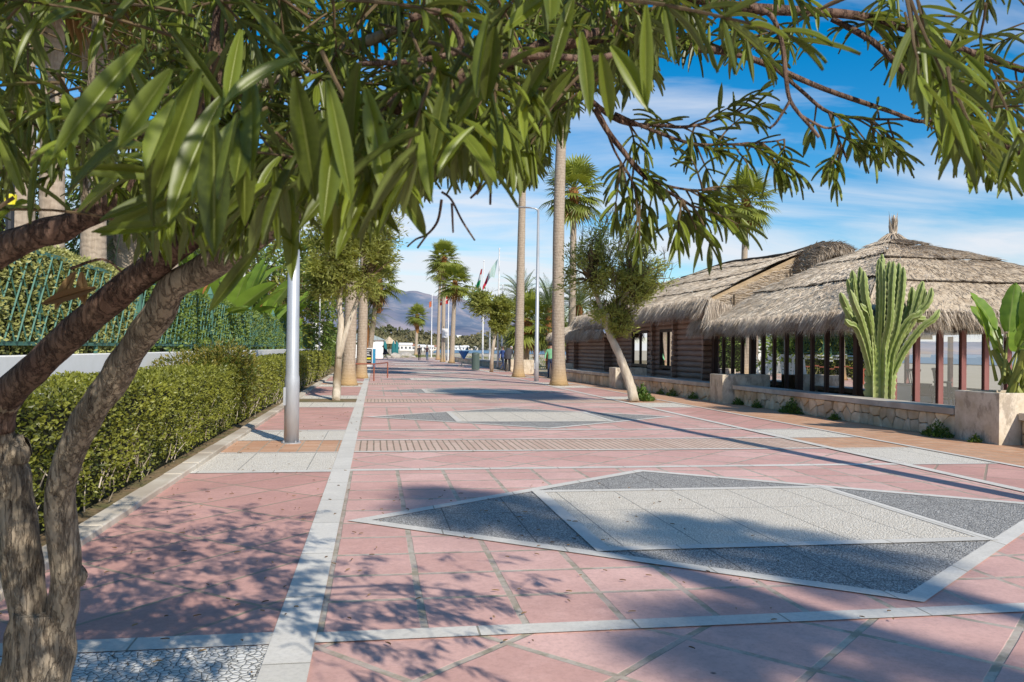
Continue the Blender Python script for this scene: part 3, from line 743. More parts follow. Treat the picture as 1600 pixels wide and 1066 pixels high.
date(838, 80, 520, 'low date palm behind the bending man', .9)
date(258, 26, 372, 'drooping feathery palm behind the near lattice fence', 1.05)
date(200, 23, 345, 'feathery palm between the garden palm trunks', .8, False)
date(572, 66, 500, 'pale low palm on the left edge at the far end', 1.0)

# big paddle leaf plants
def paddle(mb, st, o, d, L, W, stalk, t=.5, fold=.35, droop=.5, tears=True, n=None):
    d = d.normalized(); h = o+d*stalk+Vector((0, 0, -.03*stalk))
    st.tube([o, o.lerp(h, .5)+Vector((0, 0, .02)), h], [.032, .022, .014], 6, t=.75)
    x = d.cross(n if n is not None else Vector((U(-.4, .4), U(-.4, .4), 1))); x = x.normalized() if x.length > .1 else Vector((1, 0, 0))
    p = h.copy(); dd = d.copy(); prev = None; K = 14
    for k in range(K+1):
        q_ = k/K; wv = W/2*(math.sin(math.pi*min(1, q_*.94+.06))**.55)*(1 if k < K else .05); nn = x.cross(dd)
        row = []
        for c_ in (-1, -.66, -.33, -.06, 0, .06, .33, .66, 1):
            a = abs(c_); ww = wv*(1-(.12*R() if tears and a == 1 else 0))
            row.append(mb.vert(p+x*(c_*ww)+nn*(fold*ww*a**1.3)+nn*U(-.008, .008), min(1, max(0, t+.12*math.sin(k*2.1))), a))
        if prev:
            for j in range(8): mb.face(prev[j], prev[j+1], row[j+1], row[j])
        prev = row; dd = (dd+Vector((0, 0, -droop/K))).normalized(); x = (x-dd*x.dot(dd)).normalized(); p = p+dd*L/K
def strelitzia(base, H, n, lab, seed, group=None, dry=True, name='strelitzia', fat=1.):
    random.seed(seed); base = Vector(base); e = thing(name, base, lab, 'plant', group); lf, st, dr = MB(), MB(), MB()
    for i in range(n):
        az = U(0, 6.28); el = rad(U(52, 86)); d = Vector((math.cos(az)*math.cos(el), math.sin(az)*math.cos(el), math.sin(el)))
        paddle(lf, st, base+Vector((U(-.3, .3), U(-.3, .3), H*U(.15, .3))), d, H*U(.32, .45), fat*H*U(.13, .17), H*U(.25, .42), U(.3, .8), .3, U(.3, 1.1))
    for i in range(3): st.tube([base+Vector((U(-.25, .25), U(-.25, .25), 0)), base+Vector((U(-.4, .4), U(-.4, .4), H*.45))], [.09, .06], 8, t=.5)
    lf.build('leaves', M['leaf_ban'], e, smooth=True); st.build('stalks', M['twig_green'], e)
    if dry:
        for i in range(4):
            az = U(0, 6.28); o = base+Vector((U(-.3, .3), U(-.3, .3), H*.38)); d = Vector((math.cos(az)*.35, math.sin(az)*.35, 1))
            paddle(dr, dr, o, d, H*.28, .12, H*.15, U(.3, .9), .8, .4)
        dr.build('dry_leaf_sheaths', M['fibre'], e)
    return e
SG = 'strelitzias behind the fence'
for k, (px, dd, H, lab) in enumerate(((372, 24, 4.2, 'orange stemmed paddle leaf plant left of the near lamp post'), (418, 26, 4.6, 'tallest paddle leaf plant touching the near lamp post on its left'), (440, 31, 4.8, 'paddle leaf plant hidden behind the near lamp post'),
        (482, 35, 4.4, 'paddle leaf plant with orange stem right of the near lamp post'), (505, 44, 4.6, 'farthest paddle leaf plant behind the forked tree'), (345, 21, 3.6, 'paddle leaf plant behind the forking trunk and fence'))):
    b_ = at(px, dd); strelitzia((min(b_.x, -5.4), b_.y, 0), H, 17, lab, 50+k, SG)
random.seed(31)
# ================================================================== SMALL TREES ON THE WALK
def limb(mb, pts, r0, r1, n=8, wob=.12):
    """smooth limb through points"""
    P_ = [Vector(p) for p in pts]; out = []
    for i in range(len(P_)-1):
        a, b_, c, d = P_[max(0, i-1)], P_[i], P_[i+1], P_[min(len(P_)-1, i+2)]
        for k in range(5):
            t_ = k/5; out.append(.5*((2*b_)+(c-a)*t_+(2*a-5*b_+4*c-d)*t_*t_+(3*b_-a-3*c+d)*t_**3))
    out.append(P_[-1]); L = len(out)
    rr = [(r0(i/(L-1)) if callable(r0) else r0+(r1-r0)*i/(L-1)) for i in range(L)]
    mb.tube(out, rr, n, wob=wob, wsc=9); return out
def small_tree(name, base, trunks, blobs, nleaf, size, lab, bark, leaf, bare=0, group=None, bare_dir=None, aspect=.24, holes=.42, nlimb=26):
    base = Vector(base); e = thing(name, base, lab, 'tree', group)
    tr = MB(); ends = []
    for pts, r0, r1 in trunks:
        o = limb(tr, pts, r0, r1, 12, .2); ends.append(o[-1])
    tr.build('trunk', M[bark], e, smooth=True)
    br = MB(); lf = MB(); tw = MB(); tips = []
    for (c, r) in blobs:
        c = Vector(c); r = Vector(r)
        for i in range(nlimb):
            d = Vector((U(-1, 1), U(-1, 1), U(-.8, 1))).normalized(); tip = c+Vector((d.x*r.x, d.y*r.y, d.z*r.z))*U(.55, 1.0)
            s = min(ends, key=lambda q: (q-tip).length); mid = s.lerp(tip, .55)+Vector((U(-.2, .2), U(-.2, .2), U(.0, .25)))*r.x
            br.tube([s, s.lerp(mid, .6)+Vector((0, 0, .05)), mid, tip], [.045, .03, .02, .007], 5); tips.append((mid, tip, d))
    dens = [.35+.65*R() for _ in tips]
    for i in range(nleaf):
        k = random.randrange(len(tips)); mid, tip, d = tips[k]
        if R() > dens[k]: continue
        f = U(.15, 1.08); c = mid.lerp(tip, f); spread = .22*max(.5, (tip-mid).length)
        p = c+Vector((random.gauss(0, spread), random.gauss(0, spread), random.gauss(0, spread)))
        v = noise.noise(p*2.1)
        if v < -holes: continue
        dd = (d*.7+Vector((U(-1, 1), U(-1, 1), U(-.6, .9)))).normalized(); s = size*U(.7, 1.3)
        lf.card(p, dd, Vector((U(-1, 1), U(-1, 1), U(.2, 1))), s, s*aspect, min(1, max(0, .5+.5*v+U(-.3, .3))))
    for i in range(bare):
        mid, tip, d = random.choice(tips); dd = ((bare_dir or Vector((0, 0, 1)))+Vector((U(-.6, .6), U(-.6, .6), U(-.2, .5)))).normalized()
        q_ = tip.copy(); L = U(.3, .7)
        p1 = q_+dd*L*.5+Vector((U(-.05, .05), U(-.05, .05), 0)); p2 = q_+dd*L
        tw.tube([q_, p1, p2], [.008, .006, .003], 4)
        for j in range(3):
            dv = (dd+Vector((U(-.9, .9), U(-.9, .9), U(-.4, .7)))).normalized(); tw.tube([p1, p1+dv*L*.45], [.005, .0025], 3)
    br.build('branches', M['twig'], e); lf.build('crown', M[leaf], e)
    if bare: tw.build('bare_twigs', M['twig'], e)
    return e
# crooked tree on the right row
b_ = gz(991, 629); d_ = 24.1
T = lambda px, py, dd=d_: P(px, py, dd)
small_tree('oleander_tree', b_, [([b_, T(984, 600), T(968, 556), T(952, 520), T(948, 490)], .15, .09), ([T(950, 512), T(965, 480), T(985, 450)], .08, .05), ([T(949, 505), T(935, 470), T(925, 440)], .08, .05)],
    [(T(958, 420), (1.5, 1.3, 1.15)), (T(918, 425), (.85, .9, .9)), (T(985, 455), (.9, .9, .6)), (T(1008, 425), (.85, .9, .7)), (T(955, 480), (.75, .7, .55)), (T(965, 370), (1.15, 1.0, .75)), (T(972, 505), (.35, .4, .45))],
    27000, .14, 'crooked leaning tree with bare upper twigs in front of the log wall', 'bark_pale', 'leaf_olive', bare=320, bare_dir=Vector((.25, 0, 1)), holes=.24)
# pale forked tree on the left strip
b_ = gz(525, 627); T = lambda px, py, dd=23.5: P(px, py, dd)
small_tree('oleander_tree', b_, [([b_, T(527, 590), T(530, 545), T(533, 505), T(530, 470), T(534, 430)], .12, .07), ([T(529, 560), T(540, 520), T(553, 485), T(566, 450)], .09, .05)],
    [(T(555, 395), (1.25, 1.1, .95)), (T(590, 360), (.8, .9, .75)), (T(520, 400), (1.0, 1.0, .9)), (T(548, 445), (1.0, .9, .5)), (T(540, 340), (1.3, 1.0, .8)), (T(505, 440), (.5, .7, .6))],
    42000, .15, 'pale barked tree forking low on the left side strip beyond the near lamp post', 'bark_pale', 'leaf_olive', bare=60, bare_dir=Vector((.8, 0, .4)))
# small tree far right verge
b_ = gz(768, 582); T = lambda px, py, dd=52.0: P(px, py, dd)
small_tree('oleander_tree', b_, [([b_, T(769, 555), T(774, 520), T(778, 495)], .13, .09)],
    [(T(766, 476), (1.25, 1.1, .72)), (T(744, 468), (.7, .8, .55)), (T(788, 486), (.8, .8, .7)), (T(781, 508), (.55, .6, .55))],
    16000, .27, 'small bushy tree beside the dark green litter bin and flagpoles', 'bark_pale', 'leaf_olive', bare=50, aspect=.3)
# background garden trees filling the left behind the fence
for k, (px, dd, py, r, lab, lf) in enumerate(((232, 34, 350, 1.9, 'yellowish tree far behind the near lattice fence', 'leaf_hedge'), (330, 40, 420, 3.0, 'broad green tree behind the paddle leaf plants', 'leaf_tall'),
        (400, 46, 400, 3.4, 'dense green tree left of the near lamp post, behind the strelitzias', 'leaf_hedge'), (470, 52, 440, 3.2, 'leafy tree right of the near lamp post, beyond the strelitzias', 'leaf_tall'),
        (505, 62, 400, 3.4, 'tall leafy tree behind the forked tree crown', 'leaf_hedge'),
        (60, 30, 360, 2.6, 'green tree behind the leftmost garden palm trunks', 'leaf_tall'), (20, 24, 330, 1.8, 'leafy tree at the far left edge', 'leaf_hedge'))):
    c = at(px, dd); top = ptop(c, px, py); g = Vector((c.x, c.y, 0))
    small_tree('garden_tree', g, [([g, g.lerp(top, .4), g.lerp(top, .75)], .16, .08)], [(top, (r, r, r*.9)), (top-Vector((0, 0, r*.9)), (r*1.1, r*1.1, r*.8))], 5200, .24*dd/34, lab, 'bark', lf, aspect=.4, group='trees in the garden', nlimb=34)

# ================================================================== STREET LAMPS
def lamp(base, label, ang):
    e = thing('street_lamp', base, label, 'street lamp', 'grey street lamps'); z = base[2]
    x, y = base[0], base[1]
    m = MB(); m.tube([(x, y, z), (x, y, z+1.0), (x, y, z+1.06), (x, y, z+7.9)], [.112, .112, .10, .052], 20); m.build('pole', M['galv'], e, smooth=True)
    m = MB(); m.tube([(x, y, z), (x, y, z+.02)], [.15, .15], 20); m.build('base_plate', M['galv'], e)
    for k in range(4): m = MB(); a = k*math.pi/2+.6; m.tube([(x+math.cos(a)*.128, y+math.sin(a)*.128, z+.02), (x+math.cos(a)*.128, y+math.sin(a)*.128, z+.05)], [.014, .014], 6); m.build('bolt', M['galv'], e)
    ca, sa = math.cos(ang), math.sin(ang)
    m = MB(); m.tube([(x, y, z+7.85), (x+ca*.15, y+sa*.15, z+7.93), (x+ca*.35, y+sa*.35, z+7.96)], [.04, .035, .03], 8); m.build('arm', M['galv'], e)
    m = MB(); c0 = Vector((x+ca*.3, y+sa*.3, z+7.95)); dx = Vector((ca, sa, .05)); sy = Vector((-sa, ca, 0))
    R0 = []
    for f, w_, h_ in ((0, .05, .03), (.12, .10, .05), (.55, .11, .045), (.68, .06, .02)):
        c = c0+dx*f; R0.append([m.vert(c+sy*w_), m.vert(c+Vector((0, 0, h_))), m.vert(c-sy*w_), m.vert(c-Vector((0, 0, .025)))])
    m.face(*R0[0][::-1]); m.face(*R0[-1])
    for i in range(3):
        for k in range(4): m.face(R0[i][k], R0[i][(k+1) % 4], R0[i+1][(k+1) % 4], R0[i+1][k])
    m.build('lamp_head', M['galv'], e)
    m = MB(); a_ = Vector((x, y, 0))+Vector((-.105, -.03, z+.58)); m.box(a_.x-.016, a_.y-.045, a_.z, a_.x+.02, a_.y+.045, a_.z+.28, bev=.006); m.build('service_door', M['galv'], e)
    return e
p = gz(455, 694); lamp(tuple(p), 'near grey lamp post standing on the orange bricks of the left strip', rad(0))
p = gz(838, 597); lamp(tuple(p), 'far grey street lamp with its arm to the left, between two right hand palms', rad(170))
# a dark pole with yellow bands in the garden
b_ = at(12, 12.2); e = thing('marker_pole', b_, 'black pole with yellow bands at the far left edge behind the fence', 'pole')
m = MB(); m.tube([b_, b_+Vector((0, 0, 6.5))], [.05, .05], 10); m.build('shaft', M['black'], e)
for z in (3.2, 4.1, 3.65):
    m = MB(); m.tube([b_+Vector((0, 0, z)), b_+Vector((0, 0, z+.16))], [.075, .075], 10); m.build('yellow_band', M['yellow'], e)
for px, dd, h in ((380, 33, 5.6), (499, 50, 4.6)):
    b_ = at(px, dd);
    m = MB(); m.tube([b_, b_+Vector((0, 0, h))], [.05, .045], 8)
    tag(m.build('garden_pole', M['metalwhite'], origin=b_), 'slim white pole among the strelitzias '+('left of the near lamp post' if px < 400 else 'near the white gate pillar'), 'pole')

# ================================================================== FLAGS
GF = 'white flagpoles by the beach'
def pole(px, py, top, label):
    b_ = gz(px, py); b_.z = 0; tp = ptop(b_, px+(py-top)*.008, top); e = thing('flagpole', b_, label, 'flagpole', GF)
    m = MB(); m.tube([b_, b_.lerp(tp, .5), Vector((b_.x, b_.y, tp.z))], [.085, .065, .04], 10); m.build('shaft', M['metalwhite'], e)
    m = MB(); m.tube([Vector((b_.x, b_.y, tp.z+a)) for a in (0, .05, .1, .13)], [.03, .07, .06, .01], 8); m.build('finial', M['metalwhite'], e)
    m = MB(); m.box(b_.x-.2, b_.y-.2, 0, b_.x+.2, b_.y+.2, .15, bev=.02); m.build('footing', M['conc'], e)
    return b_, tp.z
def clothmat(name, stops):
    m, t, b = nt(name); a = N(t, 'ShaderNodeAttribute', attribute_name='tint'); c = ramp(t, a.outputs['Fac'], stops)
    t.nodes[c.node.name].color_ramp.interpolation = 'CONSTANT'
    t.links.new(c, b.inputs['Base Color']); b.inputs['Roughness'].default_value = .8
    tr = N(t, 'ShaderNodeBsdfTranslucent'); t.links.new(c, tr.inputs['Color']); mx = N(t, 'ShaderNodeMixShader'); mx.inputs[0].default_value = .4
    t.links.new(b.outputs[0], mx.inputs[1]); t.links.new(tr.outputs[0], mx.inputs[2]); t.links.new(mx.outputs[0], t.nodes['Material Output'].inputs['Surface']); return m
A1 = pole(754, 572, 409, 'flagpole with the drooping red white green flag, left of the tallest pole'); B1 = pole(778, 577, 390, 'tallest flagpole flying the pale green white and red flag')
pole(765, 571, 470, 'flagpole without a visible flag between the two tall ones'); D1 = pole(700, 566, 455, 'flagpole with the red and white cross flag beside the far palms')
E1 = pole(674, 560, 460, 'farthest flagpole with a small orange flag'); pole(784, 574, 447, 'bare flagpole just right of the tallest one')
def flag(name, fn, mat, label, nu=24, nv=10, tint=None):
    m = MB()
    m.grid(fn, nu, nv, t=tint or (lambda u, v: u)); tag(m.build(name, mat, smooth=True, origin=fn(0, .5)), label, 'flag')
CRR = CR @ Vector((1, 0, 0)); CRR = Vector((CRR.x, CRR.y, 0)).normalized(); CRF = Vector((-CRR.y, CRR.x, 0))
p0 = Vector((B1[0].x, B1[0].y, B1[1]-.5)); s = 60/F        # metres per pixel there
def f1(u, v):   # billowing out from the pole, then blown down and to the left
    x = -(24*u + 2)*s; zt = -(4+18*u+26*u**1.6)*s; h = (32-22*u**.6)*s
    if u > .5: h *= 1
    return p0 + CRR*(x-v*6*s*(1-u)) + CRF*(.35*math.sin(u*9+v*2)*(.3+u)) + Vector((0, 0, zt-h*v))
flag('flag', f1, clothmat('flag cloth pale', [(0, (.55, .72, .66)), (.42, (.78, .78, .76)), (.62, (.62, .03, .07)), (1, (.62, .03, .07))]), 'flag of pale green, white and red blowing down to the left from the tallest pole')  # green band paled: backlight put into the cloth colour
p1 = Vector((A1[0].x-.06, A1[0].y, A1[1]-.4)); s1 = 70/F
def f2(u, v): return p1 + CRR*(-(1+8*v*(.35+.65*u)+5*u)*s1) + CRF*(.2*math.sin(v*7+u*5)) + Vector((0, 0, -(3+38*u+3*v)*s1))
flag('flag', f2, clothmat('flag cloth drooping', [(0, (.60, .05, .07)), (.24, (.78, .78, .76)), (.5, (.03, .36, .14)), (.78, (.78, .78, .76)), (.9, (.03, .36, .14))]), 'drooping flag of red, white and green bands hanging beside its pole')
p2 = Vector((D1[0].x-.06, D1[0].y, D1[1]-.25)); s2 = 88/F
def f3(u, v): return p2 + CRR*(-(13*u)*s2) + CRF*(.25*math.sin(u*8+v*2)) + Vector((0, 0, -(7*u+14*v*(1-.25*u)+2)*s2))
flag('flag', f3, clothmat('flag cloth cross', [(0, (.68, .04, .05)), (.5, (.80, .79, .77))]), 'red flag with a white cross blowing left near the far palms', 26, 14, tint=lambda u, v: .8 if (.3 < u < .42 or .42 < v < .56) else .1)
p3 = Vector((E1[0].x-.06, E1[0].y, E1[1]-.9)); s3 = 118/F
def f4(u, v): return p3 + CRR*(-(4*u)*s3) + CRF*(.2*math.sin(u*6)) + Vector((0, 0, -(3*u+9*v)*s3))
flag('flag', f4, clothmat('flag cloth orange', [(0, (.75, .22, .10)), (.9, (.75, .3, .15))]), 'small orange red flag hanging on the farthest pole')

# ================================================================== STREET FURNITURE
def litter_bin(p, h, r, label):
    e = thing('litter_bin', p, label, 'litter bin'); x, y, z = p
    m = MB(); m.tube([(x, y, z+.04), (x, y, z+h*.86)], [r, r], 20); m.build('drum', M['dkgreen'], e)
    m = MB()
    for k in range(20):
        a = k*math.pi/10; m.tube([(x+math.cos(a)*r*1.03, y+math.sin(a)*r*1.03, z+.02), (x+math.cos(a)*r*1.03, y+math.sin(a)*r*1.03, z+h*.9)], [r*.09]*2, 5)
    m.build('slats', M['dkgreen'], e)
    m = MB(); m.tube([(x, y, z+h*.9), (x, y, z+h*.97), (x, y, z+h)], [r*1.12, r*1.08, r*.5], 20); m.build('lid', M['dkgreen'], e)
p = gz(743, 578.5); litter_bin(tuple(p), 1.22, .24, 'dark green slatted litter bin by the low wall left of the small bushy tree')
p = gz(721, 573); e = thing('litter_stand', p, 'small stand with a blue funnel shaped bag near the far palms', 'litter stand')
m = MB(); m.tube([p, p+Vector((0, 0, 1.3))], [.05, .04], 8); m.tube([p+Vector((0, 0, 1.25)), p+Vector((-.25, 0, 1.75))], [.03, .03], 6); m.build('post', M['concpale'], e)
m = MB(); c = p+CRR*.18; m.tube([c+Vector((0, 0, .62)), c+Vector((0, 0, 1.2)), c+Vector((0, 0, 1.26))], [.06, .42, .44], 14); m.build('bag', M['ltblue'], e)
m = MB(); m.box(p.x-.25, p.y-.25, 0, p.x+.25, p.y+.25, .1, bev=.02); m.build('foot', M['conc'], e)
# information board
p = gz(576, 574.5); e = thing('information_board', p, 'black information board with white lines and a yellow stripe, blue side panel', 'sign board')
def bx(name, mat, u0, u1, z0, z1, d0, d1, par=e):
    m = MB(); pts = []
    for z in (z0, z1):
        for (u, dd) in ((u0, d0), (u1, d0), (u1, d1), (u0, d1)): pts.append(p+CRR*u+CRF*dd+Vector((0, 0, z)))
    i = [m.vert(q_) for q_ in pts]
    for f in ((3, 2, 1, 0), (4, 5, 6, 7), (0, 1, 5, 4), (1, 2, 6, 5), (2, 3, 7, 6), (3, 0, 4, 7)): m.face(*[i[k] for k in f])
    return m.build(name, M[mat], par)
bx('frame', 'metalwhite', -.42, .30, .05, 1.42, 0, .08); pn = bx('panel', 'black', -.36, .22, .22, 1.34, -.012, -.002)
bx('side_panel', 'blue', .305, .42, .0, 1.36, -.02, .5); bx('stripe', 'yellow', -.28, .16, .60, .72, -.02, -.014, pn)
for z in (1.20, 1.08, .95, .86, .45): bx('text_line', 'white', -.30+U(0, .06), .14+U(-.12, .05), z, z+.035, -.02, -.014, pn)
bx('post', 'black', -.46, -.40, 0, 1.5, .02, .08)
# low red brown rail around the palm pit
p = gz(568, 596); e = thing('tree_rail', p, 'low red brown metal rail round the palm pit near the information board', 'railing')
q0, q1, q2 = p+CRR*-.75, p+CRR*.45, p+CRR*.45+CRF*4
m = MB(); m.tube([q0+Vector((0, 0, .75)), q1+Vector((0, 0, .75)), q2+Vector((0, 0, .75))], [.03]*3, 6); m.build('rail', M['rustred'], e)
for q_ in (q0, q1, q2): m = MB(); m.tube([q_, q_+Vector((0, 0, .76))], [.03]*2, 6); m.build('rail_post', M['rustred'], e)
# sign on a pole by the far palms
b_ = at(697, 88); e = thing('street_sign', b_, 'white square sign on a thin pole in front of the far palms', 'sign')
m = MB(); m.tube([b_, b_+Vector((0, 0, 4.2))], [.035]*2, 6); m.build('post', M['galv'], e)
m = MB(); c = b_+Vector((0, -.06, 2.6)); 
i = [m.vert(c+CRR*a+Vector((0, 0, z))-CRF*dd) for dd in (0, .03) for a, z in ((-.42, 0), (.25, 0), (.25, .95), (-.42, .95))]
for f in ((0, 1, 2, 3), (7, 6, 5, 4), (0, 4, 5, 1), (1, 5, 6, 2), (2, 6, 7, 3), (3, 7, 4, 0)): m.face(*[i[k] for k in f])
m.build('sign_plate', M['metalwhite'], e)

# ================================================================== FAR BEACH
# white tent with grey pyramid roof
e = thing('white_tent', (-1.6, 114, 0), 'white tent with a pale grey pyramid roof at the left end of the promenade', 'tent')
m = MB(); m.box(-4.2, 112, 0, 1.0, 117, 2.45); m.build('side_panels', M['white'], e)
m = MB(); i = [m.vert(q_) for q_ in ((-4.5, 111.7, 2.46), (1.3, 111.7, 2.46), (1.3, 117.3, 2.46), (-4.5, 117.3, 2.46))]; tp = m.vert((-1.6, 114.5, 3.7)); m.face(*i[::-1])
for k in range(4): m.face(i[k], i[(k+1) % 4], tp)
m.build('roof', plain('grey green canvas', (.36, .40, .38), .8), e)
# closed teal parasols and a straw one
for k, (px, dd, lab) in enumerate(((601.5, 130, 'closed teal parasol beside the white tent'), (615, 128, 'left of two closed teal parasols on the sand'), (620, 133, 'right of two closed teal parasols on the sand'))):
    b_ = at(px, dd); e = thing('parasol', b_, lab, 'parasol', 'closed parasols on the beach')
    m = MB(); m.tube([b_, b_+Vector((0, 0, 2.6))], [.04]*2, 6); m.build('pole', M['metalwhite'], e)
    m = MB(); m.tube([b_+Vector((0, 0, z)) for z in (.5, .9, 1.9, 2.5)], [.28, .34, .26, .05], 10, wob=.3, wsc=6); m.build('canopy', plain('teal canvas', (.02, .16, .17), .8), e)
b_ = at(608, 140); e = thing('straw_parasol', b_, 'brown straw parasol between the closed teal parasols', 'parasol')
m = MB(); m.tube([b_, b_+Vector((0, 0, 2.6))], [.07]*2, 6); m.build('pole', M['twig'], e)
m = MB(); m.tube([b_+Vector((0, 0, z)) for z in (2.1, 2.5, 3.3)], [1.1, .95, .05], 14, wob=.15, wsc=4); m.build('canopy', M['straw'], e)
for k, (px, dd, s, lab) in enumerate(((617, 123, .75, 'pale boulder left of the lone beach palm'), (622, 124.5, .55, 'small grey boulder beside the pale one'), (635, 126, .9, 'dark brown boulder near the lone beach palm'), (645, 122.5, .4, 'low rock at the end of the paving'), (607, 122.5, .35, 'small rock by the white tent'))):
    b_ = at(px, dd); m = MB(); m.grid(lambda u, v: b_+Vector((math.cos(u*6.2832)*math.sin(v*3.1416)*s*1.2, math.sin(u*6.2832)*math.sin(v*3.1416)*s, .25*s+math.cos(v*3.1416)*s*.7))*1.0+Vector((0, 0, 0))*0+noise.noise_vector(Vector((math.cos(u*6.2832)*math.sin(v*3.14), math.sin(u*6.2832)*math.sin(v*3.14), math.cos(v*3.14)+k*5)))*s*.3, 14, 8)
    tag(m.build('boulder', M['rock'], origin=b_), lab, 'rock', 'rocks on the sand')
# dry grass and dune plants
gs = MB()
for i in range(5200):
    if R() < .35: a = at(U(585, 700), U(121, 150))
    elif R() < .3: a = at(U(728, 752), U(72, 96))
    else: a = Vector((U(9.6, 26), U(52, 130), 0))
    if noise.noise(a*.12) < .05: continue
    for k in range(3): gs.card(a+Vector((U(-.4, .4), U(-.4, .4), 0)), Vector((U(-.6, .6), U(-.6, .6), 1)), Vector((1, 0, 0)), U(.2, .55), .12, U(0, .9))
tag(gs.build('dune_grass', M['leaf_olive']), 'patchy dune grass and low plants along the beach edge', 'grass', kind='stuff')
# houses on the far shore
hm = [plain('white house', (.80, .78, .74), .8), plain('cream house', (.70, .62, .50), .8)]; rf = plain('terracotta roof', (.42, .19, .11), .8); wn = plain('dark window', (.10, .11, .13), .4)
for k, (px, dd, w_, h_, lab) in enumerate(((634, 420, 10, 5.2, 'large white house left of the lone beach palm'), (641, 430, 8, 4.2, 'white house with red roof touching the lone palm trunk'), (627, 440, 6, 3, 'low white house at the left of the shore row'), (663, 470, 9, 3.4, 'white house between the walking pair and the first flagpole'), (671, 520, 8, 3.4, 'pale house behind the farthest flagpole'),
        (679, 600, 10, 4.2, 'cream house beside the left far palm'), (718, 640, 14, 4.2, 'white house right of the far palm cluster'), (726, 655, 9, 5, 'small tall white house on the shore'), (739, 650, 12, 4, 'long pale house above the blue sea'), (770, 690, 14, 4.6, 'white house behind the flagpoles'), (795, 700, 12, 4.5, 'shore house left of the slim palm'), (655, 600, 12, 5, 'house high on the wooded shore'))):
    w_ *= .62; h_ *= .42; c = at(px, dd); e = thing('house', c, lab, 'house', 'houses on the far shore'); x, y = c.x, c.y
    m = MB(); m.box(x-w_/2, y-3, -1, x+w_/2, y+3, h_+.6); m.build('walls', hm[k % 3 == 2], e)
    m = MB(); z = h_+.61; i = [m.vert(q_) for q_ in ((x-w_/2-.4, y-3.4, z), (x+w_/2+.4, y-3.4, z), (x+w_/2+.4, y+3.4, z), (x-w_/2-.4, y+3.4, z), (x-w_/2-.4, y, z+1.1), (x+w_/2+.4, y, z+1.1))]
    for f in ((0, 1, 5, 4), (2, 3, 4, 5), (0, 4, 3), (1, 2, 5), (3, 2, 1, 0)): m.face(*[i[j] for j in f])
    m.build('roof', rf if k in (1, 5, 9) else hm[0], e)
    for j in range(3): m = MB(); xx = x-w_*.32+j*w_*.32; m.box(xx-.5, y-3.06, h_*.4, xx+.5, y-2.9, h_*.4+1.1); m.build('window', wn, e)
for k in range(30):
    px = U(690, 850) if k < 18 else U(560, 640); dd = U(3560, 3700); c = at(px, dd, U(12, 60)); m = MB(); w_ = U(5, 13); m.box(c.x-w_, c.y-10, c.z-40, c.x+w_, c.y+10, c.z+U(3, 6))
    tag(m.build('hillside_building', hm[0], origin=c), 'tiny white building on the lower mountain slope', 'building', 'tiny white buildings on the mountain slope')
random.seed(41)
# ================================================================== STONE WALL AND PLANTERS
def clip(poly, nx, ny, c):
    out = []
    for i in range(len(poly)):
        a, b_ = poly[i], poly[(i+1) % len(poly)]; da = a[0]*nx+a[1]*ny-c; db = b_[0]*nx+b_[1]*ny-c
        if da <= 0: out.append(a)
        if da*db < 0: f = da/(da-db); out.append((a[0]+(b_[0]-a[0])*f, a[1]+(b_[1]-a[1])*f))
    return out
def rubble(mb, o, du, L, H, size, depth=.045):
    """irregular stones on a vertical face: o origin, du direction along, height H"""
    nrm = Vector((du.y, -du.x, 0)); 
    if nrm.x > 0: nrm = -nrm
    nu, nv = max(1, int(L/size)), max(1, round(H/(size*.72))); pts = []
    for a in range(nu):
        for c in range(nv): pts.append(((a+.5+.5*(c % 2)+U(-.46, .46))*L/nu, (c+.5+U(-.42, .42))*H/nv))
    for k, (x, z) in enumerate(pts):
        poly = [(max(0, x-size*1.6), 0), (min(L, x+size*1.6), 0), (min(L, x+size*1.6), H), (max(0, x-size*1.6), H)]
        for j, (x2, z2) in enumerate(pts):
            if j == k or abs(x2-x) > size*3: continue
            nx, nz = x2-x, z2-z; l = math.hypot(nx, nz)+1e-6; poly = clip(poly, nx/l, nz/l, (nx*(x+x2)/2+nz*(z+z2)/2)/l)
            if len(poly) < 3: break
        if len(poly) < 3: continue
        cx_, cz_ = sum(q[0] for q in poly)/len(poly), sum(q[1] for q in poly)/len(poly)
        dp = depth*U(.5, 1.3); tt = R()
        # subdivide outline for a rounder stone
        rings = []
        pl = []
        for i in range(len(poly)):
            a, b_ = poly[i], poly[(i+1) % len(poly)]; pl += [a, ((a[0]+b_[0])/2, (a[1]+b_[1])/2)]
        for ins, dd in ((.975, 0), (.95, .55), (.86, .9), (.5, 1.0)):
            ring = []
            for i, (a, c) in enumerate(pl):
                rr = ins*(1-.06*(i % 2 == 0)); x_, z_ = cx_+(a-cx_)*rr, cz_+(c-cz_)*rr
                p = o+du*x_+Vector((0, 0, z_))+nrm*dp*dd; p += nrm*.016*noise.noise(p*9)
                ring.append(mb.vert(p, tt))
            rings.append(ring)
        n = len(pl)
        for r_ in range(3):
            for i in range(n): mb.face(rings[r_][i], rings[r_][(i+1) % n], rings[r_+1][(i+1) % n], rings[r_+1][i])
        mb.face(*rings[3])
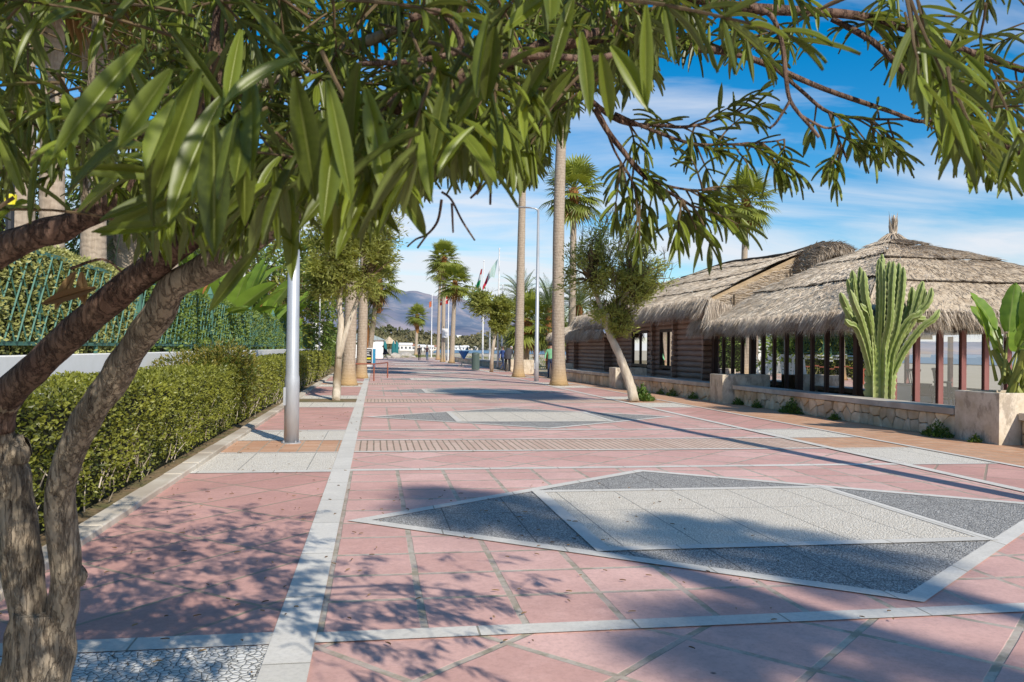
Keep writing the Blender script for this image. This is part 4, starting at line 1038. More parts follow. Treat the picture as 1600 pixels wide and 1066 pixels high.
def wallseg(xa, ya, xb, yb, label, size=.33, h=.43, fine=True):
    a, b_ = Vector((xa, ya, 0)), Vector((xb, yb, 0)); du = (b_-a).normalized(); L = (b_-a).length; n = Vector((du.y, -du.x, 0)); n = n if n.x > 0 else -n
    e = thing('stone_wall', (a+b_)/2, label, 'low wall', 'rubble stone seat walls')
    m = MB()
    def bxx(o0, o1, z0, z1, l0=0, l1=L):
        i = [m.vert(q_) for q_ in [a+du*l+n*o+Vector((0, 0, z)) for z in (z0, z1) for (l, o) in ((l0, o0), (l1, o0), (l1, o1), (l0, o1))]]
        for f in ((3, 2, 1, 0), (4, 5, 6, 7), (0, 1, 5, 4), (1, 2, 6, 5), (2, 3, 7, 6), (3, 0, 4, 7)): m.face(*[i[k] for k in f])
    bxx(.0, .42, 0, h-.002); m.build('core', M['mortar'], e)
    m = MB(); l = 0
    while l < L-.05:                                   # coping slabs
        l1 = min(L, l+U(1.5, 2.3)); 
        if L-l1 < .6: l1 = L
        dz = U(-.006, .006); bxx(-.09, .52, h, h+.115+dz, l+.004, l1-.004); l = l1
    m.build('coping', M['conc'], e)
    m = MB(); rubble(m, a, du, L, h-.005, size, .05); m.build('stones', M['stone'], e)
    return e
def planterbox(x0, y0, x1, y1, h, label, plant=None):
    e = thing('planter', ((x0+x1)/2, (y0+y1)/2, 0), label, 'planter', 'square rendered planters'); m = MB()
    w_ = .09
    def ring(z, k): return [m.vert(q_) for q_ in ((x0+k, y0+k, z), (x1-k, y0+k, z), (x1-k, y1-k, z), (x0+k, y1-k, z))]
    r = [ring(0, 0), ring(h-.015, 0), ring(h, .012), ring(h, w_), ring(h-.12, w_)]
    for a, b_ in zip(r, r[1:]):
        for k in range(4): m.face(a[k], a[(k+1) % 4], b_[(k+1) % 4], b_[k])
    m.build('box', M['render'], e); m = MB(); m.quad((x0+w_, y0+w_, h-.1), (x1-w_, y0+w_, h-.1), (x1-w_, y1-w_, h-.1), (x0+w_, y1-w_, h-.1)); m.build('soil', M['soil'], e)
m, t, b = nt('stained render'); v = coords(t)
nA = noise_(t, v, 3.2, 6, .65); nB = noise_(t, v, 14, 5, .7); sz = N(t, 'ShaderNodeSeparateXYZ'); t.links.new(v, sz.inputs[0])
c = ramp(t, nA, [(.35, (.52, .43, .30)), (.6, (.70, .61, .48))]); c = mix(t, ramp(t, nB, [(.52, (0, 0, 0)), (.7, (.55,)*3)]), c, (.5, .4, .28))
c = mix(t, ramp(t, noise_(t, coords(t, (2.2, 2.2, 1.2)), 1.6, 5, .7), [(.53, (0, 0, 0)), (.62, (.75,)*3)]), c, (.34, .27, .2))
t.links.new(c, b.inputs['Base Color']); b.inputs['Roughness'].default_value = .92; bump(t, b, nB, .5, .01); M['render'] = m
wallseg(10.45, 4.0, 10.55, 12.18, 'low rubble wall at the right edge, on the near side of the big planter')
wallseg(10.20, 13.28, 10.12, 22.35, 'long low rubble stone wall with concrete coping in front of the glazed pavilion', .30)
wallseg(9.98, 23.35, 9.50, 31.0, 'low rubble wall in front of the log cabin windows', .34)
wallseg(9.42, 32.0, 9.05, 41.0, 'low rubble wall in front of the low thatched wing', .42)
wallseg(8.95, 56.0, 8.75, 106, 'far low stone wall running along the beach', 1.1)
planterbox(10.12, 12.2, 11.3, 13.26, .87, 'big stained planter holding the paddle leaf plant at the right edge')
planterbox(9.75, 22.4, 11.2, 23.3, .84, 'square planter between the glazed pavilion and the log cabin')
planterbox(9.15, 31.05, 10.4, 31.95, .82, 'square planter behind the crooked tree')
planterbox(8.85, 41.1, 9.9, 42.0, .80, 'square planter behind the tall flared palm')
planterbox(8.7, 49.0, 9.5, 49.8, .85, 'concrete block planter right of the bending man'); planterbox(8.7, 53.9, 9.6, 54.7, .8, 'concrete block planter behind the bending man')
strelitzia((10.85, 12.70, .62), 2.15, 15, 'large paddle leaf plant growing in the big planter at the right edge', 77, dry=False, fat=1.35)
# weeds
def weed(p, r, n, label, size=.07):
    e = MB()
    for i in range(n):
        a = U(0, 6.28); rr = r*R()**.6; q_ = Vector(p)+Vector((math.cos(a)*rr*.6, math.sin(a)*rr, 0)); z = r*.9*(1-rr/r)+.02
        e.card(q_+Vector((0, 0, U(0, z))), Vector((U(-1, 1), U(-1, 1), U(0, 1.2))), Vector((U(-1, 1), U(-1, 1), 1)), size*U(.6, 1.4), size*U(.3, .5), U(0, .9))
    tag(e.build('weed', M['leaf_weed'], origin=p), label, 'weeds', 'weeds along the wall foot')
weed((10.02, 18.9, PZ), .42, 900, 'largest green weed clump against the long wall below the cactus'); weed((10.0, 13.55, PZ), .34, 500, 'weed clump where the long wall meets the big planter')
weed((9.98, 20.7, PZ), .2, 220, 'small weed near the left end of the long wall'); weed((10.02, 17.0, PZ), .16, 160, 'small weed at the middle of the long wall'); weed((10.0, 21.9, PZ), .22, 260, 'weed beside the pavilion planter')
weed((9.75, 24.6, PZ), .24, 220, 'weed right below the log wall corner'); weed((9.65, 26.2, PZ), .3, 300, 'weed pair below the cabin window'); weed((9.6, 27.2, PZ), .2, 160, 'small weed below the cabin window frame'); weed((10.0, 12.6, PZ), .13, 120, 'tiny weed at the foot of the big planter')
p = gz(1003, 627); weed(tuple(p), .5, 700, 'leafy shoots at the foot of the crooked tree', .13)
# ================================================================== THATCHED BUILDINGS
straws_per_m2 = 230
def thatch(fn, nrm, nu, nv, steps, bed, st, rope=None, amp=.035, dens=1., area=10., straws=True, tone=.5):
    """fn(u,v): u along the eave, v up the slope. courses split at steps"""
    st_ = [0]+list(steps)+[1]
    for k in range(len(st_)-1):
        v0, v1 = st_[k], st_[k+1]
        def g(u, v, v0=v0, v1=v1):
            vv = v0+(v1-v0)*v; p = Vector(fn(u, vv)); off = .045*(1-v)+amp*(noise.noise(p*1.3)+.6*noise.noise(p*4)+.3*noise.noise(p*11)); return p+nrm*off
        bed.grid(g, nu, max(2, int(nv*(v1-v0))), t=.5)
        if k and rope is not None:
            pts = [Vector(fn(i/60, v0))+nrm*(.035+.03*noise.noise(Vector(fn(i/60, v0))*6)) for i in range(61)]
            rope.tube(pts, [.012+.016*R() for _ in pts], 5)
    if straws:
        for i in range(int(area*straws_per_m2*dens)):
            u, v = R(), R()
            p = Vector(fn(u, v)); q_ = Vector(fn(u, max(0, v-.05))); d = (q_-p)
            if d.length < 1e-4: continue
            k = max(j for j in range(len(st_)-1) if v >= st_[j]); f = (v-st_[k])/(st_[k+1]-st_[k])
            p += nrm*(.045*(1-f)+.02+amp*noise.noise(p*1.3)); d = d.normalized()+Vector((U(-.35, .35), U(-.35, .35), U(-.1, .15)))+nrm*U(-.05, .22)
            st.blade(p, d, U(.006, .016), U(.10, .28), min(1, max(0, tone+.4*noise.noise(p*1.7)+U(-.24, .24))), .04)
def fringe(fe, a, b_, out, n, st, L=.38, thick=.26, tone=.55):
    a, b_ = Vector(a), Vector(b_); out = Vector(out)
    for i in range(n):
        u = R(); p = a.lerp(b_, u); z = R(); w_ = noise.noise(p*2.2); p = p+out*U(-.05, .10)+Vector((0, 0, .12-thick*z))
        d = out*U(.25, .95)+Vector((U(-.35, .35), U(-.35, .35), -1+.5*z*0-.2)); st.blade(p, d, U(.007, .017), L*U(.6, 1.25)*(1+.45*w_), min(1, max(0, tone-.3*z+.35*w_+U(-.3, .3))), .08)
# ---- glazed pavilion
PX0, PX1, PY0, PY1 = 11.6, 19.0, 17.9, 27.4
pav = thing('glazed_pavilion', (15.3, 22.7, 0), 'glazed restaurant pavilion with a pointed thatched roof', 'restaurant')
AP = Vector((15.3, 22.8, 4.95)); EZ = 2.42; o_ = .72
cs = [Vector((PX0-o_, PY0-o_, EZ)), Vector((PX1+o_, PY0-o_, EZ)), Vector((PX1+o_, PY1+.2, EZ)), Vector((PX0-o_, PY1+.2, EZ))]
bedm, stm, rp = MB(), MB(), MB()
for k in range(4):
    A_, B_ = cs[k], cs[(k+1) % 4]
    def fn(u, v, A_=A_, B_=B_):
        p = A_.lerp(B_, u).lerp(AP, v); return p+Vector((0, 0, .16*math.sin(math.pi*v)))
    nr = (B_-A_).cross(AP-A_).normalized(); ar = (B_-A_).length*(AP-(A_+B_)/2).length/2
    vis = k in (0, 3)
    thatch(fn, nr, 60 if vis else 12, 40 if vis else 8, (.30, .60, .86) if k == 0 else (.34, .66, .88), bedm, stm, rp if vis else None, area=ar, dens=1.25, straws=vis, tone=.22 if k == 0 else .62)  # shading put into the straw tint: front slope darker, side slope lighter
    out = Vector((nr.x, nr.y, 0)).normalized()
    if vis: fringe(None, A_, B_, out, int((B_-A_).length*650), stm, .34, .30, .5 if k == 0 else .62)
    bedm.quad(A_+Vector((0, 0, -.02)), B_+Vector((0, 0, -.02)), B_+Vector((0, 0, -.26))-out*.12, A_+Vector((0, 0, -.26))-out*.12)
bedm.quad(*[c+Vector((0, 0, -.24)) for c in (cs[3], cs[2], cs[1], cs[0])])
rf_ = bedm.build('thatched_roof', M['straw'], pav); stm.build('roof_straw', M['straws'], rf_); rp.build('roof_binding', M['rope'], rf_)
m = MB(); m.tube([AP+Vector((0, 0, -.05)), AP+Vector((0, 0, .12)), AP+Vector((.01, 0, .35)), AP+Vector((.02, 0, .7))], [.30, .12, .07, .03], 12, wob=.2, wsc=9)
for k in range(260):
    a = U(0, 6.28); p = AP+Vector((math.cos(a)*.08, math.sin(a)*.08, U(-.02, .45))); m.blade(p, Vector((math.cos(a)*.18, math.sin(a)*.1, 1)), .02, U(.2, .42), U(.1, .6), -.02)
for k in range(120):
    a = U(0, 6.28); p = AP+Vector((math.cos(a)*.14, math.sin(a)*.14, U(.05, .16))); m.blade(p, Vector((math.cos(a)*.8, math.sin(a)*.8, -.5)), .03, U(.25, .5), U(.1, .6), .1)
m.build('roof_tuft', M['straws'], rf_)
ZT, ZB = 2.08, .06
m = MB(); m.box(PX0-.05, PY0-.05, -.2, PX1, PY1, ZB); m.build('floor_slab', M['interior'], pav)
def post(x, y, w_, mat, z1=ZT): m = MB(); m.box(x-w_/2, y-w_/2, ZB, x+w_/2, y+w_/2, z1, bev=.006); m.build('post', M[mat], pav)
m = MB(); m.box(PX0-.06, PY0+.06, ZT, PX0+.06, PY1, ZT+.34); m.box(PX0-.06, PY0+.06, ZB, PX0+.06, PY1, ZB+.08); m.build('side_beam', M['wooddark'], pav)
m = MB(); m.box(PX0-.07, PY0-.07, ZT+.002, PX1, PY0+.055, ZT+.34); m.box(PX0+.1, PY0-.05, ZB, PX1, PY0+.05, ZB+.09); m.build('front_beam', M['woodbeam'] if 'woodbeam' in M else M['wooddark'], pav)
bays = [17.9, 18.65, 21.5, 24.4, 27.3]
post(PX0, PY0, .16, 'wooddark')
for y in bays[1:]: post(PX0, y, .16, 'wooddark')  # side frames darker than the red front: shade put into the wood colour
def mull(x0, y0, x1, y1, mat): m = MB(); m.box(x0, y0, ZB+.08, x1, y1, ZT-.002); m.build('mullion', M[mat], pav)
for a, b_ in zip(bays, bays[1:]):
    n = 4 if b_-a > 2 else 1
    for k in range(1, n): y = a+(b_-a)*k/n; mull(PX0-.045, y-.045, PX0+.045, y+.045, 'wooddark')
    for k in range(n):
        ya, yb = a+(b_-a)*k/n+.05, a+(b_-a)*(k+1)/n-.05; m = MB(); m.quad((PX0+.004, ya, ZB+.08), (PX0+.004, yb, ZB+.08), (PX0+.004+U(-.008, .008), yb, ZT), (PX0+.004, ya, ZT)); m.build('window_pane', M['glassdark'], pav)
xs = [PX0+.42+.61*k for k in range(12)]
for k, x in enumerate(xs):
    post(x, PY0, .105 if k else .15, 'woodred')
    m = MB(); m.box(x+.06, PY0-.025, ZB+.09, x+.095, PY0+.03, ZT-.002); m.build('mullion', M['woodred'], pav)
    if k < 11: m = MB(); m.quad((x+.05, PY0+.005, ZB+.09), (xs[k+1]-.05, PY0+.005, ZB+.09), (xs[k+1]-.05, PY0+.005+U(-.004, .004), ZT), (x+.05, PY0+.005, ZT)); m.build('window_pane', M['glass'], pav)
m = MB(); m.box(PX0+.08, PY0+.12, 2.18, PX1-.1, PY1-.2, 2.24); m.build('ceiling', M['interior'], pav)
for x in (PX0+2.2, PX0+4.6, PX1-.1): post(x, PY1-.1, .12, 'woodred')
for y in (20.2, 22.6, 25.0): post(PX1-.1, y, .12, 'woodred')
m = MB(); m.box(PX0+.1, PY1-.16, ZB, PX1, PY1-.04, .42); m.box(PX1-.16, PY0+.1, ZB, PX1-.04, PY1-.17, .42); m.build('half_wall', M['interior'], pav)
m = MB(); m.box(PX0+.2, PY1-.33, ZB, 17.4, PY1-.17, 2.17); m.build('added_back_panel', M['wooddark'], pav)  # added dark panel, blocks the bright view through the side panes
# white counter and stools indoors
e = thing('counter', (12.75, 18.9, ZB), 'white counter behind the first red framed pane', 'counter')
m = MB(); m.box(12.30, 18.6, ZB, 13.0, 19.2, .72, bev=.01); m.build('body', M['white'], e); m = MB(); m.box(12.27, 18.55, .722, 13.03, 19.25, .76, bev=.01); m.build('worktop', M['white'], e)
def stool(x, y, rz, label):
    e = thing('bar_stool', (x, y, ZB), label, 'bar stool', 'dark spindle back bar stools'); cr, sr = math.cos(rz), math.sin(rz)
    L_ = lambda a, c, z: Vector((x+a*cr-c*sr, y+a*sr+c*cr, ZB+z))
    m = MB(); i = [[m.vert(L_(a, c, z)) for a, c in ((-.2, -.19), (.2, -.19), (.2, .2), (-.2, .2))] for z in (.66, .70)]
    m.face(*i[0][::-1]); m.face(*i[1])
    for k in range(4): m.face(i[0][k], i[0][(k+1) % 4], i[1][(k+1) % 4], i[1][k])
    m.build('seat', M['stool'], e)
    for a in (-1, 1):
        for c in (-1, 1): m = MB(); m.tube([L_(a*.16, c*.15, .66), L_(a*.24, c*.22, 0)], [.024, .02], 7); m.build('leg', M['stool'], e)
    m = MB()
    for z, k in ((.22, .22), (.4, .2)):
        for s in (-1, 1): m.tube([L_(-k, s*k*.93, z), L_(k, s*k*.93, z)], [.013]*2, 5); m.tube([L_(s*k, -k*.93, z), L_(s*k, k*.93, z)], [.013]*2, 5)
    m.build('stretcher', M['stool'], e)
    m = MB(); m.tube([L_(-.22, .19, 1.02), L_(-.1, .235, 1.03), L_(.1, .235, 1.03), L_(.22, .19, 1.02)], [.034]*4, 8); m.build('back_rail', M['stool'], e)
    for k in range(6): a = -.17+k*.068; m = MB(); m.tube([L_(a*.9, .17, .69), L_(a*1.1, .21, 1.0)], [.012]*2, 5); m.build('spindle', M['stool'], e)
M['stool'] = plain('dark stool wood', (.045, .04, .038), .5)
stool(13.45, 18.9, rad(12), 'dark spindle back bar stool seen whole through the second red framed pane'); stool(12.45, 19.9, rad(-60), 'dark bar stool half hidden behind the white counter'); stool(15.2, 20.4, rad(40), 'dark bar stool deeper inside the pavilion on the right')
# ---- log cabin
cab = thing('log_cabin', (14.5, 37, 0), 'dark brown log cabin with long stepped thatched roof', 'building')
def logwall(X, y0, y1, z0, z1, opens, name='log_wall'):
    m = MB(); r = .105; z = z0+r
    while z < z1:
        segs = [(y0, y1)]
        for (a, b_, c, d) in opens:
            if c < z < d: segs = [s for (p_, q_) in segs for s in ((p_, min(q_, a)), (max(p_, b_), q_)) if s[1]-s[0] > .05]
        for (p_, q_) in segs:
            n = max(2, int((q_-p_)/.8)); pts = [Vector((X+.012*noise.noise(Vector((X, p_+i*(q_-p_)/n, z*3))), p_+i*(q_-p_)/n, z+.012*noise.noise(Vector((z, i*1.7, 3))))) for i in range(n+1)]
            m.tube(pts, [r*1.04*U(.95, 1.05) for _ in pts], 12)
        z += r*1.93
    return m.build(name, M['logs'], cab, smooth=False)
def logcorner(X, Y, z0, z1):
    m = MB(); r = .10; z = z0+r
    while z < z1: m.tube([Vector((X-.26*U(.9, 1.1), Y, z)), Vector((X+.3, Y, z))], [r]*2, 12); z += r*2.02
    m.build('log_corner', M['logs'], cab)
m = MB(); m.box(11.85, 27.9, .02, 18.5, 40.2, 3.0); m.build('inner_wall', M['wooddark'], cab)
m = MB(); m.box(11.62, 40.22, .02, 16, 48.0, 2.3); m.box(12.6, 48.02, .02, 16, 51, 2.3); m.build('wing_inner_wall', M['wooddark'], cab)
W1, W2 = (31.25, 33.1, .78, 2.38), (34.6, 36.9, .78, 2.38)
logwall(11.55, 27.75, 30.6, .30, 2.95, []); logwall(11.72, 30.85, 40.1, .30, 3.05, [W1, W2]); logwall(11.42, 40.4, 45.9, .30, 2.28, []); logwall(11.30, 46.2, 47.9, .3, 2.2, [])
for (X, Y, z1) in ((11.55, 30.72, 2.95), (11.55, 27.7, 2.9), (11.5, 40.25, 2.3), (11.35, 46.05, 2.25), (11.35, 47.95, 2.2), (11.72, 33.7, 2.9)): logcorner(X, Y, .3, z1)
m = MB(); m.box(11.2, 27.7, 0, 11.84, 48, .30); m.build('plinth', M['conc'], cab)
for w_ in (W1, W2):
    m = MB(); a, b_, c, d = w_; X = 11.62
    for (y0, y1, z0, z1) in ((a, b_, c, c+.12), (a, b_, d-.12, d), (a, a+.1, c+.121, d-.121), (b_-.1, b_, c+.121, d-.121)): m.box(X, y0, z0, X+.14, y1, z1)
    yy = (a+b_)/2; m.box(X+.01, yy-.04, c+.121, X+.12, yy+.04, d-.121)
    f_ = m.build('window_frame', M['wooddark'], cab)
    for (y0, y1) in ((a+.1, yy-.04), (yy+.04, b_-.1)): m = MB(); m.quad((X+.06, y0, c+.12), (X+.06, y1, c+.12), (X+.06, y1, d-.12), (X+.06, y0, d-.12)); m.build('window_pane', M['glassdark'], f_)
bedm, stm, rp = MB(), MB(), MB()
EV = 10.85; RX, RZ = 15.0, 5.2
def fn(u, v):
    y = 26.2+(44.6-26.2)*u; x = EV+(RX-EV)*v; yl = min(y, 44.6-(4.6)*v); z = 3.22+(RZ-3.22)*v
    y = 26.2+(yl-26.2 if y > yl else y-26.2); y = 26.2+(44.6-4.6*v-26.2)*u
    return (x, y, z+.10*math.sin(y*.6)*v+.10*math.sin(v*math.pi))
nr = Vector((-(RZ-3.22), 0, RX-EV)).normalized()
thatch(fn, nr, 90, 40, (.22, .5, .82), bedm, stm, rp, area=80, dens=.75, tone=.6)
def fn2(u, v): return (2*RX-fn(u, v)[0], fn(u, v)[1], fn(u, v)[2])
thatch(fn2, Vector((-nr.x, 0, nr.z)), 10, 6, (), bedm, stm, None, straws=False)
A_, B_, C_ = Vector(fn(1, 0)), Vector((19.15, 44.6, 3.22)), Vector((RX, 40, RZ))
thatch(lambda u, v: B_.lerp(A_, u).lerp(C_, v), Vector((0, .4, .9)), 8, 6, (), bedm, stm, None, straws=False)
fringe(None, (EV, 26.2, 3.22), (EV, 44.6, 3.22), (-1, 0, 0), 7500, stm, .55, .34, .62)
fringe(None, (EV, 26.15, 3.2), (EV+1.0, 26.15, 2.9), (-.5, -.8, 0), 900, stm, .85, .4, .7)
bedm.quad((EV, 26.2, 3.2), (EV, 44.6, 3.2), (EV+.15, 44.6, 2.85), (EV+.15, 26.2, 2.85)); bedm.quad((EV+.15, 26.2, 2.86), (EV+.15, 44.6, 2.86), (12.3, 44.6, 3.02), (12.3, 26.2, 3.02))
# ridge roll
rp.tube([Vector((RX, 26.2+k*.7, RZ+.02+.10*math.sin((26.2+k*.7)*.6))) for k in range(20)], [.085]*20, 8, wob=.3)
# rounded hood over the near gable
def hood(u, v):
    a = math.pi*(.02+.96*u); rr = 1.2*(1-.25*v); x = RX+.1-math.cos(a)*rr; z = 4.25+math.sin(a)*.93*(1-.12*v*v); return Vector((x, 26.6-1.15*math.sin(v*math.pi*.5)*(.6+.4*math.sin(a)), z))
bedm.poly([hood(i/20, .12)+Vector((0, .12, -.03)) for i in range(21)]+[Vector((RX+1.5, 26.6, 3.0)), Vector((RX-1.3, 26.6, 3.0))])
bedm.grid(lambda u, v: hood(u, v)+Vector((0, 0, .05*noise.noise(hood(u, v)*4))), 26, 10)
for k in range(2600):
    u, v = R(), R(); p = hood(u, v); d = (hood(u, min(1, v+.1))-p).normalized()+Vector((U(-.3, .3), U(-.2, .2), U(-.5, .2)))+(p-Vector((RX+.1, 26, 4.1))).normalized()*.25; stm.blade(p+Vector((0, 0, .04)), d, U(.012, .028), U(.15, .4), U(.0, .65), .1)
for k in range(900):
    p = hood(R(), 1); stm.blade(p, Vector((U(-.3, .3), -.5, -1)), U(.014, .03), U(.2, .45), U(0, .5), .05)
rf_ = bedm.build('thatched_roof', M['straw'], cab); stm.build('roof_straw', M['straws'], rf_); rp.build('roof_binding', M['rope'], rf_)
m = MB(); gy = 26.35
m.grid(lambda u, v: (lambda x: Vector((x, gy-.25*(1-v)+.02*noise.noise(Vector((x*3, v*6, 0))), 2.0+(max(2.1, 3.22+(RZ-3.22)*(1-abs(x-RX)/(RX-EV)))-2.0)*v)))(EV+.2+(8.0)*u), 40, 12)
m.build('woven_gable', M['weave'], cab)
gs_ = MB()
for k in range(5200):
    x = U(EV+.3, RX+2); zt_ = 3.1+(RZ-3.22)*(1-abs(x-RX)/(RX-EV)); z = U(2.3, zt_)
    gs_.blade(Vector((x, gy-.27+.25*(z-2)/max(.2, zt_-2)*.9, z)), Vector((U(.4, 1), U(-.25, .02), U(-.22, .22))), U(.008, .018), U(.15, .4), U(.1, .75), .03)
gs_.build('gable_straw', M['straws'], cab)
m = MB()
for yk in (0, 1): pts = [Vector((EV+.9+2.0*yk, gy-.27+.05*k/6, 2.4+(1.0+.9*yk)*k/6)) for k in range(7)]; m.tube(pts, [.03]*7, 5)
m.build('gable_binding', M['rope'], cab)
# wing roof
bedm, stm, rp = MB(), MB(), MB()
f3_ = lambda u, v: (10.75+(13.6-10.75)*v, 38.6+(51-38.6)*u, 2.42+.95*v+.1*math.sin(v*3.14))
thatch(f3_, Vector((-.3, 0, .95)), 50, 16, (.6,), bedm, stm, rp, area=36, dens=.55, tone=.62); thatch(lambda u, v: (16.4-(16.4-13.6)*v, 38.6+12.4*(1-u), 2.42+.95*v), Vector((.3, 0, .95)), 6, 4, (), bedm, stm, None, straws=False)
fringe(None, (10.75, 38.6, 2.42), (10.75, 51, 2.42), (-1, 0, 0), 3200, stm, .42, .28, .6); fringe(None, (10.75, 51, 2.42), (13.4, 51, 3.3), (0, 1, 0), 300, stm, .4)
bedm.quad((10.75, 38.6, 2.4), (10.75, 51, 2.4), (10.9, 51, 2.12), (10.9, 38.6, 2.12)); bedm.quad((10.9, 38.6, 2.13), (10.9, 51, 2.13), (12.6, 51, 2.2), (12.6, 38.6, 2.2))
rf_ = bedm.build('wing_roof', M['straw'], cab); stm.build('roof_straw', M['straws'], rf_); rp.build('roof_binding', M['rope'], rf_)
# ================================================================== CACTUS
random.seed(5)
cb = Vector((10.95, 16.75, .05)); e = thing('candelabra_cactus', cb, 'tall many armed candelabra cactus between the long wall and the pavilion', 'cactus')
cm = MB()
def column(pts, r, ribs=4, tip=True):
    P_ = [Vector(p) for p in pts]; out = []
    for i in range(len(P_)-1):
        a, b_, c, d = P_[max(0, i-1)], P_[i], P_[i+1], P_[min(len(P_)-1, i+2)]; n = max(4, int((c-b_).length/.045))
        for k in range(n): t_ = k/n; out.append(.5*((2*b_)+(c-a)*t_+(2*a-5*b_+4*c-d)*t_*t_+(3*b_-a-3*c+d)*t_**3))
    out.append(P_[-1]); L = len(out); K = ribs*4
    rr = []; ph = U(0, 6)
    for i in range(L):
        f = i/(L-1); rr.append(r*(1-.08*math.sin(f*9+ph))*(1-max(0, (f-.86)/.14)**2*.85)*(.75+.25*min(1, f*6)))
    st0 = len(cm.v)
    cm.tube(out, rr, K, ribs=lambda k, i: (1.32+.16*math.sin(i*2.1+k) if k % 4 == 0 else (.50 if k % 4 == 2 else .82)))
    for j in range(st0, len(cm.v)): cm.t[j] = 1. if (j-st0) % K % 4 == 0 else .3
E_ = lambda a, c, z: cb+CRR*a+CRF*c+Vector((0, 0, z))
column([E_(-.12, 0, 0), E_(-.14, 0, .8), E_(-.15, 0, 1.5), E_(-.2, .02, 2.3)], .15, 5); column([E_(.12, .05, 0), E_(.14, .05, .7), E_(.16, .05, 1.3), E_(.26, 0, 1.9)], .13, 5); column([E_(-.0, -.1, 0), E_(.02, -.1, .9), E_(.02, -.1, 1.9)], .13, 4); column([E_(.17, -.1, 0), E_(.18, -.1, .9), E_(.26, -.1, 1.7)], .09, 4)
arms = []
for i in range(46):
    x = -.98+2.0*((i*.618+.1) % 1.0)+U(-.03, .03); top = 3.74-.95*abs(x/1.0)**1.5
    zt = top-U(0, .25)-(0 if i % 2 else U(.15, .8)); arms.append((x, zt, max(.95, 1.55-.55*abs(x))+U(-.1, .15)))
for (x, zt, zs) in arms:
    c = U(-.55, .45); zs = U(1.15, 1.5); x0 = max(-.22, min(.24, x*.26))
    column([E_(x0, c*.2, zs-.2), E_(x*.42, c*.4, zs+.32), E_(x*.68, c*.8, zs+.82), E_(x*.88+U(-.04, .04), c, zs+.82+(zt-zs-.82)*.5), E_(x, c, zt)], U(.05, .068), 4)
cm.build('stems', M['cactus'], e)
